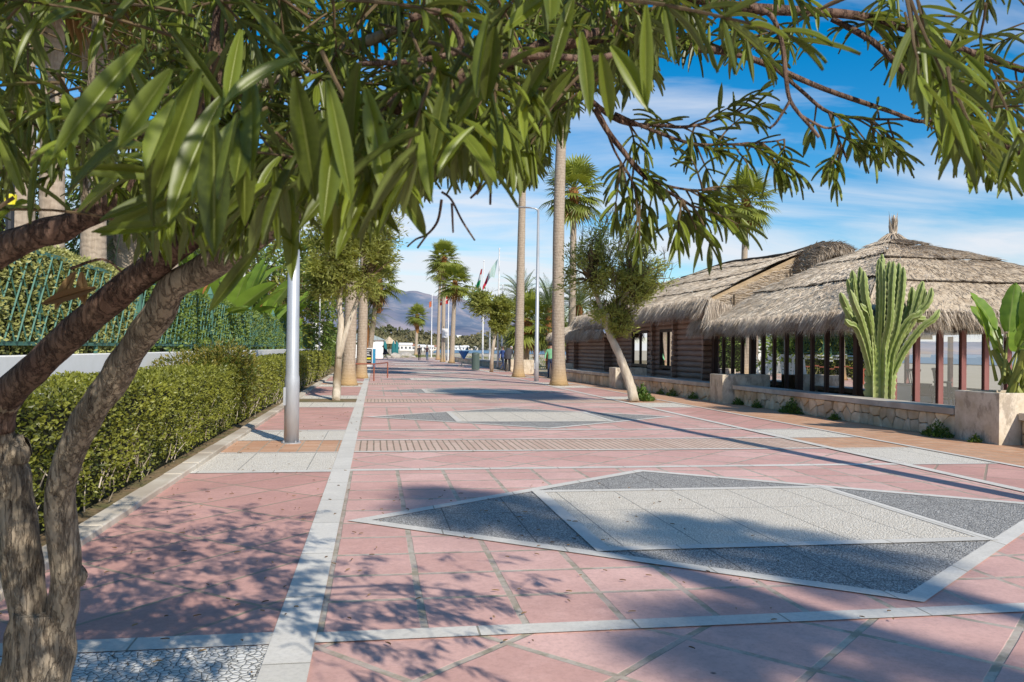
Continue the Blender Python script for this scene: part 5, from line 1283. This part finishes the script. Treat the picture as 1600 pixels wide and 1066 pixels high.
# ================================================================== PEOPLE
def person(base, face, J, label, colors, hair, scale=1.):
    """one skinned body; J maps joint name to (right, forward, up) in metres, split into clothes by limb"""
    base = Vector(base); e = thing('person', base, label, 'person', None); ca, sa = math.cos(face), math.sin(face)
    W_ = lambda p: Vector((p[0]*ca-p[1]*sa, p[0]*sa+p[1]*ca, p[2]))*scale
    names, edges, rads_ = [], [], []
    def jn(n, r): names.append(n); rads_.append(r); return len(names)-1
    R_ = dict(pelvis=(.15, .12), waist=(.135, .105), chest=(.165, .115), neck=(.055, .055), chin=(.07, .08), head=(.085, .10), top=(.05, .06),
              shl=(.06, .06), ell=(.045, .045), wrl=(.032, .03), pal=(.04, .02), shr=(.06, .06), elr=(.045, .045), wrr=(.032, .03), par=(.04, .02),
              hil=(.095, .095), knl=(.062, .062), anl=(.042, .042), tol=(.04, .032), hir=(.095, .095), knr=(.062, .062), anr=(.042, .042), tor=(.04, .032))
    order = ['pelvis', 'waist', 'chest', 'neck', 'chin', 'head', 'top', 'shl', 'ell', 'wrl', 'pal', 'shr', 'elr', 'wrr', 'par', 'hil', 'knl', 'anl', 'tol', 'hir', 'knr', 'anr', 'tor']
    id_ = {n: i for i, n in enumerate(order)}; vs = [W_(J[n]) for n in order]
    ed = [(id_[a], id_[b_]) for a, b_ in (('pelvis', 'waist'), ('waist', 'chest'), ('chest', 'neck'), ('neck', 'chin'), ('chin', 'head'), ('head', 'top'), ('chest', 'shl'), ('shl', 'ell'), ('ell', 'wrl'), ('wrl', 'pal'), ('chest', 'shr'), ('shr', 'elr'), ('elr', 'wrr'), ('wrr', 'par'),
          ('pelvis', 'hil'), ('hil', 'knl'), ('knl', 'anl'), ('anl', 'tol'), ('pelvis', 'hir'), ('hir', 'knr'), ('knr', 'anr'), ('anr', 'tor'))]
    rl = [R_[n] for n in order]
    for s in 'lr':
        w0, p0_ = vs[id_['wr'+s]], vs[id_['pa'+s]]; d = (p0_-w0).normalized(); x = d.cross(Vector((ca, sa, .3))).normalized()
        for k, (off, L) in enumerate(((-.03, .06), (-.01, .075), (.01, .072), (.03, .058))):
            a = len(vs); vs += [p0_+x*off+d*.03, p0_+x*off+d*(.03+L*.6)+Vector((-sa, ca, 0))*.012, p0_+x*off+d*(.03+L)+Vector((-sa, ca, 0))*.03]; rl += [(.0095, .0095), (.009, .009), (.007, .007)]
            ed += [(id_['pa'+s], a), (a, a+1), (a+1, a+2)]
        a = len(vs); vs += [w0.lerp(p0_, .5)+x*-.045, p0_+x*-.065+d*.01]; rl += [(.011, .011), (.009, .009)]; ed += [(id_['pa'+s], a), (a, a+1)]
    me = bpy.data.meshes.new('body'); me.from_pydata(vs, ed, []); me.update(); o = bpy.data.objects.new('body', me); COL.objects.link(o)
    sk = o.modifiers.new('s', 'SKIN'); sk.use_smooth_shade = True; sb = o.modifiers.new('u', 'SUBSURF'); sb.levels = 1
    sv = me.skin_vertices[0].data
    for i, r in enumerate(rl): sv[i].radius = (r[0]*scale, r[1]*scale)
    sv[0].use_root = True
    bpy.context.view_layer.update(); dg_ = bpy.context.evaluated_depsgraph_get(); nm = bpy.data.meshes.new_from_object(o.evaluated_get(dg_)); bpy.data.objects.remove(o)
    nm.materials.clear()
    for c in colors: nm.materials.append(c)        # skin, top, legs, shoes
    segs = []
    for n1, n2, mi in (('neck', 'top', 0), ('chest', 'neck', 1), ('pelvis', 'chest', 1), ('chest', 'shl', 1), ('shl', 'ell', 1), ('ell', 'wrl', 1), ('wrl', 'pal', 0), ('chest', 'shr', 1), ('shr', 'elr', 1), ('elr', 'wrr', 1), ('wrr', 'par', 0), ('pelvis', 'hil', 2), ('hil', 'knl', 2), ('knl', 'anl', 2), ('anl', 'tol', 3), ('pelvis', 'hir', 2), ('hir', 'knr', 2), ('knr', 'anr', 2), ('anr', 'tor', 3)):
        segs.append((vs[id_[n1]], vs[id_[n2]], mi))
    for p_ in nm.polygons:
        c = p_.center; best = (9, 0)
        for a, b_, mi in segs:
            ab = b_-a; f = max(0, min(1, (c-a).dot(ab)/max(1e-6, ab.length_squared))); dd = (c-a-ab*f).length
            if dd < best[0]: best = (dd, mi)
        p_.material_index = best[1]; p_.use_smooth = True
    bo = bpy.data.objects.new('body', nm); COL.objects.link(bo); bo.parent = e
    m = MB(); h = vs[id_['head']]; up = (vs[id_['top']]-vs[id_['chin']]).normalized(); fw_ = Vector((-sa, ca, 0)); fw_ = (fw_-up*fw_.dot(up)).normalized(); rt = fw_.cross(up)
    def hs_(u, v): a = u*6.2832; th = v*math.pi*.62; q_ = rt*math.cos(a)*math.sin(th)*.098+fw_*math.sin(a)*math.sin(th)*.115+up*math.cos(th)*.125; return base+h+up*.02*scale+(q_-fw_*.028)*scale
    m.grid(hs_, 14, 7); m.build('hair', hair, e, smooth=True)
    return e, (lambda p: base+W_(p))
skin = plain('skin', (.48, .29, .21), .6); blk = plain('black cloth', (.018, .018, .022), .85); drk = plain('charcoal jacket', (.06, .06, .07), .85); jean = plain('blue denim', (.06, .12, .22), .85); grn = plain('light green vest', (.22, .52, .28), .8); nvy = plain('navy jeans', (.03, .05, .11), .85); shoe = plain('dark shoes', (.03, .028, .026), .6); wht = plain('grey hair', (.55, .53, .50), .8); hbr = plain('brown hair', (.07, .04, .025), .7); blu = plain('blue jacket', (.04, .08, .25), .8); pale = plain('pale stockings', (.55, .45, .38), .8)
S0 = dict(pelvis=(0, 0, .95), waist=(0, 0, 1.12), chest=(0, 0, 1.36), neck=(0, .0, 1.50), chin=(0, .02, 1.57), head=(0, .02, 1.66), top=(0, .0, 1.74), shl=(-.19, 0, 1.41), ell=(-.24, -.02, 1.13), wrl=(-.24, .08, .90), pal=(-.24, .11, .83), shr=(.19, 0, 1.41), elr=(.24, -.02, 1.13), wrr=(.24, .08, .90), par=(.24, .11, .83),
          hil=(-.09, 0, .90), knl=(-.10, .02, .49), anl=(-.11, -.02, .08), tol=(-.12, .14, .04), hir=(.09, 0, .90), knr=(.10, .02, .49), anr=(.11, -.02, .08), tor=(.12, .14, .04))
def pose(**k): d = dict(S0); d.update(k); return d
wl = dict(knl=(-.09, .16, .50), anl=(-.09, .24, .10), tol=(-.09, .40, .06), knr=(.09, -.02, .48), anr=(.09, -.28, .16), tor=(.09, -.16, .05), ell=(-.25, -.12, 1.14), wrl=(-.24, -.10, .90), pal=(-.24, -.10, .82), elr=(.25, .08, 1.14), wrr=(.24, .22, .95), par=(.24, .26, .88))
p = gz(655, 563.8); person(p, rad(175), pose(**wl), 'person in black clothes walking towards the viewer, left of a pair', (skin, blk, blk, shoe), hbr)
p = gz(667, 564.2); person(p, rad(160), pose(**{**wl, 'knl': (-.1, .05, .49), 'anl': (-.12, -.02, .08), 'tol': (-.12, .14, .04)}), 'person in dark top and blue jeans walking, right of a pair', (skin, plain('dark maroon top', (.05, .025, .03), .85), jean, shoe), hbr)
# woman in black dress, stepping
p = gz(602, 562.4); e, W_ = person(p, rad(80), pose(**wl, waist=(0, .04, 1.10), chest=(0, .16, 1.32), neck=(0, .22, 1.44), chin=(0, .27, 1.50), head=(0, .30, 1.57), top=(0, .32, 1.66), shl=(-.18, .16, 1.36), shr=(.18, .16, 1.36)), 'person in a black flared coat walking at the left end of the promenade', (skin, blk, pale, shoe), hbr)
m = MB(); m.tube([W_((0, .06, 1.25)), W_((0, .02, 1.05)), W_((0, -.02, .85)), W_((0, -.04, .66))], [.17, .20, .30, .40], 16, wob=.15, wsc=8, cap=False); m.build('coat', blk, e)
# bending man in charcoal jacket, seen from behind
bend_ = dict(waist=(0, .03, 1.12), chest=(0, .20, 1.34), neck=(0, .34, 1.43), chin=(0, .42, 1.44), head=(0, .48, 1.46), top=(0, .56, 1.50), shl=(-.21, .20, 1.38), ell=(-.25, .26, 1.08), wrl=(-.18, .44, .95), pal=(-.15, .50, .91), shr=(.21, .20, 1.38), elr=(.25, .26, 1.08), wrr=(.18, .44, .95), par=(.15, .50, .91), hil=(-.12, 0, .90), hir=(.12, 0, .90), knl=(-.14, .03, .48), knr=(.15, .03, .48), anl=(-.16, -.02, .08), anr=(.17, -.02, .08), tol=(-.18, .13, .04), tor=(.2, .13, .04))
p = gz(793, 581.5); e, W_ = person(p, rad(-35), pose(**bend_), 'man in charcoal jacket bending forward, seen from behind beside the low wall', (skin, drk, blk, shoe), wht, 1.04)
m = MB(); m.tube([W_((0, .22, 1.40)), W_((0, .10, 1.22)), W_((0, .01, 1.02)), W_((0, -.01, .80))], [.19, .24, .235, .225], 18, wob=.12, wsc=7); m.build('jacket', drk, e)
p = gz(785, 579.5); person(p, rad(-60), pose(**wl), 'person in blue jacket half hidden behind the bending man', (skin, blu, nvy, shoe), hbr, .93)
p = gz(860, 592); e, W_ = person(p, rad(150), pose(elr=(.27, .05, 1.14), wrr=(.22, .2, .98), par=(.2, .26, .93)), 'person in light green vest and navy jeans half hidden by the tall flared palm', (skin, grn, nvy, shoe), hbr, 1.02)
m = MB(); hd = W_((0, .02, 1.68)); m.tube([hd, hd+Vector((0, 0, .02)), hd+Vector((0, 0, .03)), hd+Vector((0, 0, .13))], [.13, .17, .11, .09], 14); m.build('hat', blk, e)
# ================================================================== FOREGROUND OLEANDER
random.seed(101)
ob = P(66, 1190, 3.0); ob.z = .0
ole = thing('oleander_tree', ob, 'large near oleander with leaning brown trunks, leaves filling the top of the view', 'tree')
def TP(l): return [P(x, y, d) for x, y, d in l]
main = MB()
def tl(l, r0, r1, mb=main, n=16, wob=.22): return limb(mb, TP(l), r0, r1, n, wob)
base = [(66, 1210, 3.05), (64, 1120, 3.02), (60, 1060, 3.0), (62, 1000, 3.0), (68, 950, 3.0)]
tl(base, lambda f: .122-.02*f, 0, n=20)
tl([(60, 1010, 3.0), (45, 940, 2.98), (34, 870, 2.96), (26, 800, 2.95), (14, 740, 2.93), (-8, 690, 2.9), (-14, 655, 2.88), (10, 615, 2.84)], lambda f: .070-.012*f, 0, n=18)
tl([(82, 1010, 3.0), (95, 950, 2.98), (102, 890, 2.95), (98, 830, 2.93), (93, 780, 2.9), (105, 720, 2.86), (135, 655, 2.8), (178, 590, 2.73), (222, 525, 2.66), (252, 485, 2.6), (272, 448, 2.56), (318, 420, 2.5), (372, 388, 2.4), (425, 350, 2.3), (490, 300, 2.2), (560, 250, 2.1)], lambda f: .053-.012*f-.016*max(0, f-.6), 0, n=18)
for x, y, d, r in ((24, 705, 2.92, .05), (122, 900, 2.96, .03), (240, 505, 2.64, .03)):    # knots
    c = P(x, y, d); main.grid(lambda u, v: c+Vector((math.cos(u*6.2832)*math.sin(v*3.1416), math.sin(u*6.2832)*math.sin(v*3.1416), math.cos(v*3.1416)*1.2))*r*(1+.3*noise.noise(c*7+Vector((u*5, v*5, 0)))), 10, 7)
main.build('trunk', M['bark'], ole, smooth=True)
lm = MB()
tl([(-8, 668, 2.88), (5, 625, 2.85), (60, 570, 2.75), (130, 505, 2.66), (200, 447, 2.58), (262, 398, 2.5), (330, 345, 2.4), (400, 298, 2.3), (480, 235, 2.2), (600, 170, 2.05), (740, 118, 1.95), (880, 66, 1.9), (1010, 48, 2.0)], lambda f: .058-.042*f, 0, lm, 16, .18)
lm.build('limb', M['bark_red'], ole, smooth=True)
lm = MB(); tl([(-90, 440, 2.35), (0, 392, 2.3), (60, 366, 2.27), (105, 352, 2.25), (168, 322, 2.2), (225, 292, 2.16), (272, 286, 2.12), (300, 250, 2.1), (325, 170, 2.05), (340, 60, 2.0), (360, -80, 1.95)], lambda f: .044-.026*f, 0, lm, 14, .3); lm.build('limb', M['bark_red'], ole, smooth=True)
lm = MB(); tl([(-60, 285, 2.3), (50, 247, 2.28), (130, 226, 2.25), (215, 208, 2.2), (290, 176, 2.15), (420, 130, 2.1), (560, 70, 2.05), (700, 20, 2.0)], .021, .012, lm, 10, .15)
tl([(138, 335, 2.24), (131, 290, 2.23), (128, 230, 2.22), (140, 150, 2.2), (150, 20, 2.18)], .012, .008, lm, 8)
lm.build('limb', M['bark'], ole, smooth=True)
bm_ = MB()
B_ = lambda l, r0, r1: tl(l, r0*.78, r1*.78, bm_, 8, .12)
paths = [
 ([(940, 20, 2.1), (1040, 58, 2.15), (1085, 74, 2.2), (1150, 84, 2.3), (1210, 106, 2.35), (1290, 140, 2.4), (1390, 174, 2.45), (1440, 190, 2.45), (1500, 176, 2.45)], .017, .006),
 ([(1060, -10, 2.3), (1160, 12, 2.3), (1320, 22, 2.35), (1400, 40, 2.4), (1500, 76, 2.4), (1600, 110, 2.4)], .021, .012),
 ([(1300, 30, 2.4), (1362, 64, 2.35), (1420, 118, 2.3), (1462, 152, 2.25), (1540, 208, 2.2), (1610, 246, 2.15)], .012, .015),
 ([(1210, 106, 2.35), (1250, 140, 2.3), (1296, 176, 2.3), (1360, 186, 2.3), (1420, 186, 2.3)], .008, .004), ([(1296, 176, 2.3), (1308, 212, 2.28), (1322, 246, 2.26)], .006, .004),
 ([(1170, 10, 1.6), (1205, 25, 1.65), (1222, 70, 1.65), (1228, 120, 1.65), (1236, 160, 1.65), (1268, 200, 1.65), (1280, 215, 1.65)], .007, .004), ([(1234, 158, 1.65), (1214, 190, 1.65), (1203, 200, 1.65)], .004, .003), ([(1250, 180, 1.65), (1290, 200, 1.65), (1318, 194, 1.66)], .004, .002),
 ([(880, 110, 2.2), (915, 150, 2.2), (970, 190, 2.25), (1030, 196, 2.3), (1075, 198, 2.3), (1130, 184, 2.35), (1160, 172, 2.35)], .011, .003),
 ([(960, 178, 2.25), (1010, 200, 2.25), (1075, 223, 2.3), (1130, 226, 2.3), (1200, 222, 2.35), (1225, 218, 2.35)], .008, .002),
 ([(930, 170, 2.2), (950, 206, 2.2), (975, 238, 2.2), (1000, 270, 2.2), (1030, 292, 2.2), (1065, 312, 2.2), (1085, 325, 2.2)], .011, .004), ([(1000, 268, 2.2), (1035, 288, 2.2), (1080, 297, 2.25), (1120, 296, 2.25)], .006, .003), ([(945, 195, 2.2), (960, 235, 2.18), (985, 280, 2.16), (1000, 320, 2.15)], .005, .002),
 ([(770, 100, 1.5), (800, 88, 1.5), (860, 88, 1.5), (925, 92, 1.55), (960, 85, 1.6)], .009, .007), ([(640, 30, 1.4), (690, 20, 1.4), (720, 75, 1.4), (650, 95, 1.4), (560, 100, 1.4)], .009, .005),
 ([(690, 300, 1.5), (705, 312, 1.5), (722, 345, 1.5), (742, 376, 1.5)], .003, .002), ([(690, 312, 1.5), (684, 345, 1.5), (668, 366, 1.5), (650, 374, 1.5), (636, 386, 1.5)], .0035, .002), ([(668, 366, 1.5), (652, 388, 1.5)], .0025, .0025), ([(706, 318, 1.5), (708, 364, 1.5)], .003, .002),
 ([(700, 190, 1.6), (750, 215, 1.6), (745, 262, 1.6), (765, 262, 1.6), (766, 320, 1.6)], .005, .003), ([(760, 262, 1.6), (748, 295, 1.6), (735, 310, 1.6)], .004, .003), ([(110, 420, 2.5), (160, 405, 2.5), (190, 425, 2.5)], .006, .004)]
ptsB = [(B_(l, a, b_)) for l, a, b_ in paths]
bm_.build('branches', M['bark_red'], ole, smooth=True)
def interp(tab, x):
    for (a, ya), (b_, yb) in zip(tab, tab[1:]):
        if x <= b_: return ya+(yb-ya)*(x-a)/(b_-a)
    return tab[-1][1]
YM = [(-200, 420), (0, 400), (60, 300), (150, 330), (210, 400), (250, 400), (330, 420), (400, 400), (450, 355), (520, 345), (560, 372), (605, 362), (640, 310), (690, 290), (745, 290), (775, 285), (800, 300), (835, 300), (870, 235), (900, 190), (960, 170), (1060, 125), (1150, 140), (1230, 120), (1330, 95), (1370, 120), (1440, 170), (1460, 270), (1530, 300), (1600, 300), (2500, 300)]
lv = MB(); tw = MB(); nL = 0
def put_leaf(p, d, L, W, t, droop, lim=True, n=None, seg=6):
    global nL
    if lim:
        e_ = proj(p+d.normalized()*L*.8+Vector((0, 0, -droop*L*.3)))
        if e_ and -60 < e_[0] < 1700 and e_[1] > interp(YM, e_[0])+8: return False
        if e_ and e_[2] < .62: return False
    lv.leaf(p, d, n or Vector((U(-.5, .5), U(-.5, .5), 1)), L, W, droop, U(.1, .45), seg, min(1, max(0, t)), curl=U(-.15, .15)); nL += 1; return True
def spray(p, d, L, nw, t0, lim=True, leafL=.13, tip=True):
    """a twig with whorls of three leaves"""
    pts = [p.copy()]; dd = d.normalized()
    for k in range(5): dd = (dd+Vector((U(-.12, .12), U(-.12, .12), -.07))).normalized(); pts.append(pts[-1]+dd*L/5)
    if lim:
        e_ = proj(pts[-1])
        if e_ and -60 < e_[0] < 1700 and (e_[1] > interp(YM, e_[0])-25 or e_[2] < .6): return
        for q_ in pts:
            e2 = proj(q_)
            if e2 and e2[2] < .6 and -300 < e2[0] < 1900: return
    n0 = nL
    ph = U(0, 6)
    for w_ in range(nw):
        f = 1-(w_/nw)**1.2*.75; a = min(4, int(f*5-.001)); q_ = pts[a].lerp(pts[a+1], min(1, f*5-a)); ax = (pts[a+1]-pts[a]).normalized(); x = ax.cross(Vector((.3, .2, 1))).normalized(); y = ax.cross(x); ph += 1.05
        for k in range(3):
            if R() < .08: continue
            an = ph+k*2.094; rdir = x*math.cos(an)+y*math.sin(an); open_ = .35+.75*(w_/nw)+U(-.15, .2)
            put_leaf(q_, ax*(1.1-open_*.5)+rdir*open_, leafL*U(.7, 1.25)*(1 if w_ else .75), leafL*U(.12, .17), t0+U(-.3, .3), U(.2, 1.1), lim)
    if nL-n0 > nw*1.6: tw.tube(pts, [.0034, .003, .0027, .0024, .002, .0015], 5)
# 1. the dense crown: twigs through a volume above and ahead
def dens(x):
    return interp([(-300, .7), (0, .6), (200, .7), (260, 1), (900, 1), (980, .75), (1060, .35), (1330, .3), (1400, .4), (1650, .5)], x)
cnt = 0; tries = 0
while cnt < 800 and tries < 14000:
    tries += 1
    x = U(-250, 1000) if R() < .74 else U(980, 1680); y = U(-130, interp(YM, x)-25); d = U(1.2, 4.0) if x < 950 else U(1.7, 3.0)
    if R() > dens(x): continue
    if d < 1.5 and R() < .5: continue
    p = P(x, y, d); hd = Vector((U(-1, 1), U(-1, 1), U(-.75, .35)))
    spray(p, hd, U(.16, .34), random.choice((4, 5, 6)), U(.15, .6), True, U(.07, .115)); cnt += 1
# 2. leaves that droop from the lower rim, on short twigs aimed downwards
for i in range(300):
    x = U(200, 880) if R() < .82 else U(1400, 1640); y = interp(YM, x)-U(60, 190); d = U(1.0, 2.3)
    p = P(x, y, d); spray(p, Vector((U(-.5, .5), U(-.5, .3), -1)), U(.08, .2), random.choice((2, 3, 4)), .45, True, U(.11, .15))
# 3. sprays along the bare right branches
for pts, n_, s_, lm_ in ((ptsB[0], 10, 1, .5), (ptsB[1], 14, 1, .6), (ptsB[2], 22, 1, .6), (ptsB[3], 10, .8, 0), (ptsB[4], 5, .8, 0), (ptsB[8], 12, .8, 0), (ptsB[9], 12, .8, 0), (ptsB[10], 12, .9, 0), (ptsB[11], 9, .9, 0), (ptsB[12], 5, .8, 0)):
    for k in range(n_):
        i = int(len(pts)*U(.35, .999)); p = pts[i]; dr = (pts[min(len(pts)-1, i+1)]-pts[max(0, i-1)]).normalized()
        save = YM
        if not lm_: YM = [(-999, 9999), (9999, 9999)]
        d = dr*U(.2, 1)+Vector((U(-.7, .7), U(-.7, .7), U(-.9, .5))); nw = random.choice((2, 3))
        spray(p, d, U(.05, .14), nw, .38, True, U(.085, .12)*s_)
        YM = save
# 4. the named big clusters: (twig tip, depth, direction) hanging near the lens
for (x, y, d, dx, dy, n_, LL) in ((330, 150, 1.05, -.75, -.9, 9, .19), (400, 150, 1.0, -.3, -1, 9, .20), (470, 170, 1.05, -.1, -1, 8, .19), (520, 215, 1.15, .35, -1, 7, .17), (270, 260, 1.15, -.9, -.2, 6, .17), (330, 330, 1.2, -.8, -.5, 6, .15), (560, 260, 1.25, .2, -1, 5, .15), (700, 95, 1.2, -.3, -1, 6, .16), (480, 330, 1.3, .9, -.15, 4, .14), (900, 20, 1.15, -.1, -1, 6, .15), (840, 40, 1.1, -.7, -.7, 5, .16), (170, 150, 1.4, .2, -1, 6, .16), (60, 200, 1.4, .3, -1, 5, .16), (1480, 100, 1.7, .3, -.8, 6, .14), (310, 30, 1.2, .2, -1, 5, .16)):
    p = P(x, y, d)
    for k in range(n_):
        dv = (CRR*(dx+U(-.75, .75))+Vector((0, 0, dy+U(-.5, .6)))+CRF*U(-.8, .8))
        put_leaf(p+Vector((U(-.08, .08), U(-.08, .08), U(-.06, .06))), dv, LL*U(.55, .95), LL*U(.125, .17), U(.0, .5), U(.1, .7), False, -CRF*1.0+Vector((U(-.6, .6), U(-.6, .6), U(-.2, .8))), 8)  # darker tint range: shade from other leaves put into the colour
# a few dry brown leaves on the left limb
db = MB()
for (x, y, d, dx, dy, L) in ((118, 425, 2.5, -.5, -.9, .13), (128, 425, 2.5, .1, -1, .10), (150, 450, 2.48, -1, -.25, .17)):
    db.leaf(P(x, y, d), CRR*dx+Vector((0, 0, dy)), -CRF, L, .035, .1, .4, 6, U(.1, .5))
# 5. crown outside the picture: above and behind, casting the dappled shade
i = 0
while i < 24:
    p = Vector((U(-3.0, 1.4), U(.2, 4.6), U(2.5, 3.9))); e_ = proj(p)
    i += 1
    if e_ and -100 < e_[0] < 1700 and e_[1] > -60: continue
    spray(p, Vector((U(-1, 1), U(-1, 1), U(-.4, .5))), U(.15, .3), 4, .5, False, .13)
for i in range(95):  # unseen sprays added toward the sun to shade the near left leaves
    tgt = P(U(-60, 560), U(-20, 400), U(1.0, 2.6)); p = tgt+TOSUN*U(.45, 1.9)+Vector((U(-.08, .08), U(-.08, .08), U(-.05, .05))); e_ = proj(p)
    if e_ and e_[1] > -150 and -200 < e_[0] < 1800: continue
    spray(p, Vector((U(-1, 1), U(-1, 1), U(-.4, .5))), U(.1, .2), 4, .5, False, .11)
lv.build('crown', M['leaf_ole'], ole, smooth=True); tw.build('twigs', M['twig'], ole); db.build('dry_leaves', M['leaf_dry'], ole)
# fallen leaves and litter on the paving
fl = MB()
for i in range(420):
    x, y = (U(-2.0, 3), U(3.9, 9)) if R() < .5 else (U(-2.05, -.2), U(4, 30))
    if R() < .3: x, y = U(-2.4, -2.1), U(5, 20)
    a = U(0, 6.28); fl.leaf(Vector((x, y, PZ+.022)), Vector((math.cos(a), math.sin(a), U(0, .08))), Vector((0, 0, 1)), U(.02, .05), U(.008, .014), .05, .3, 3, R())
tag(fl.build('fallen_leaves', M['leaf_dry']), 'small brown fallen leaves scattered on the paving', 'fallen leaves', kind='stuff')
print('LEAVES', nL)
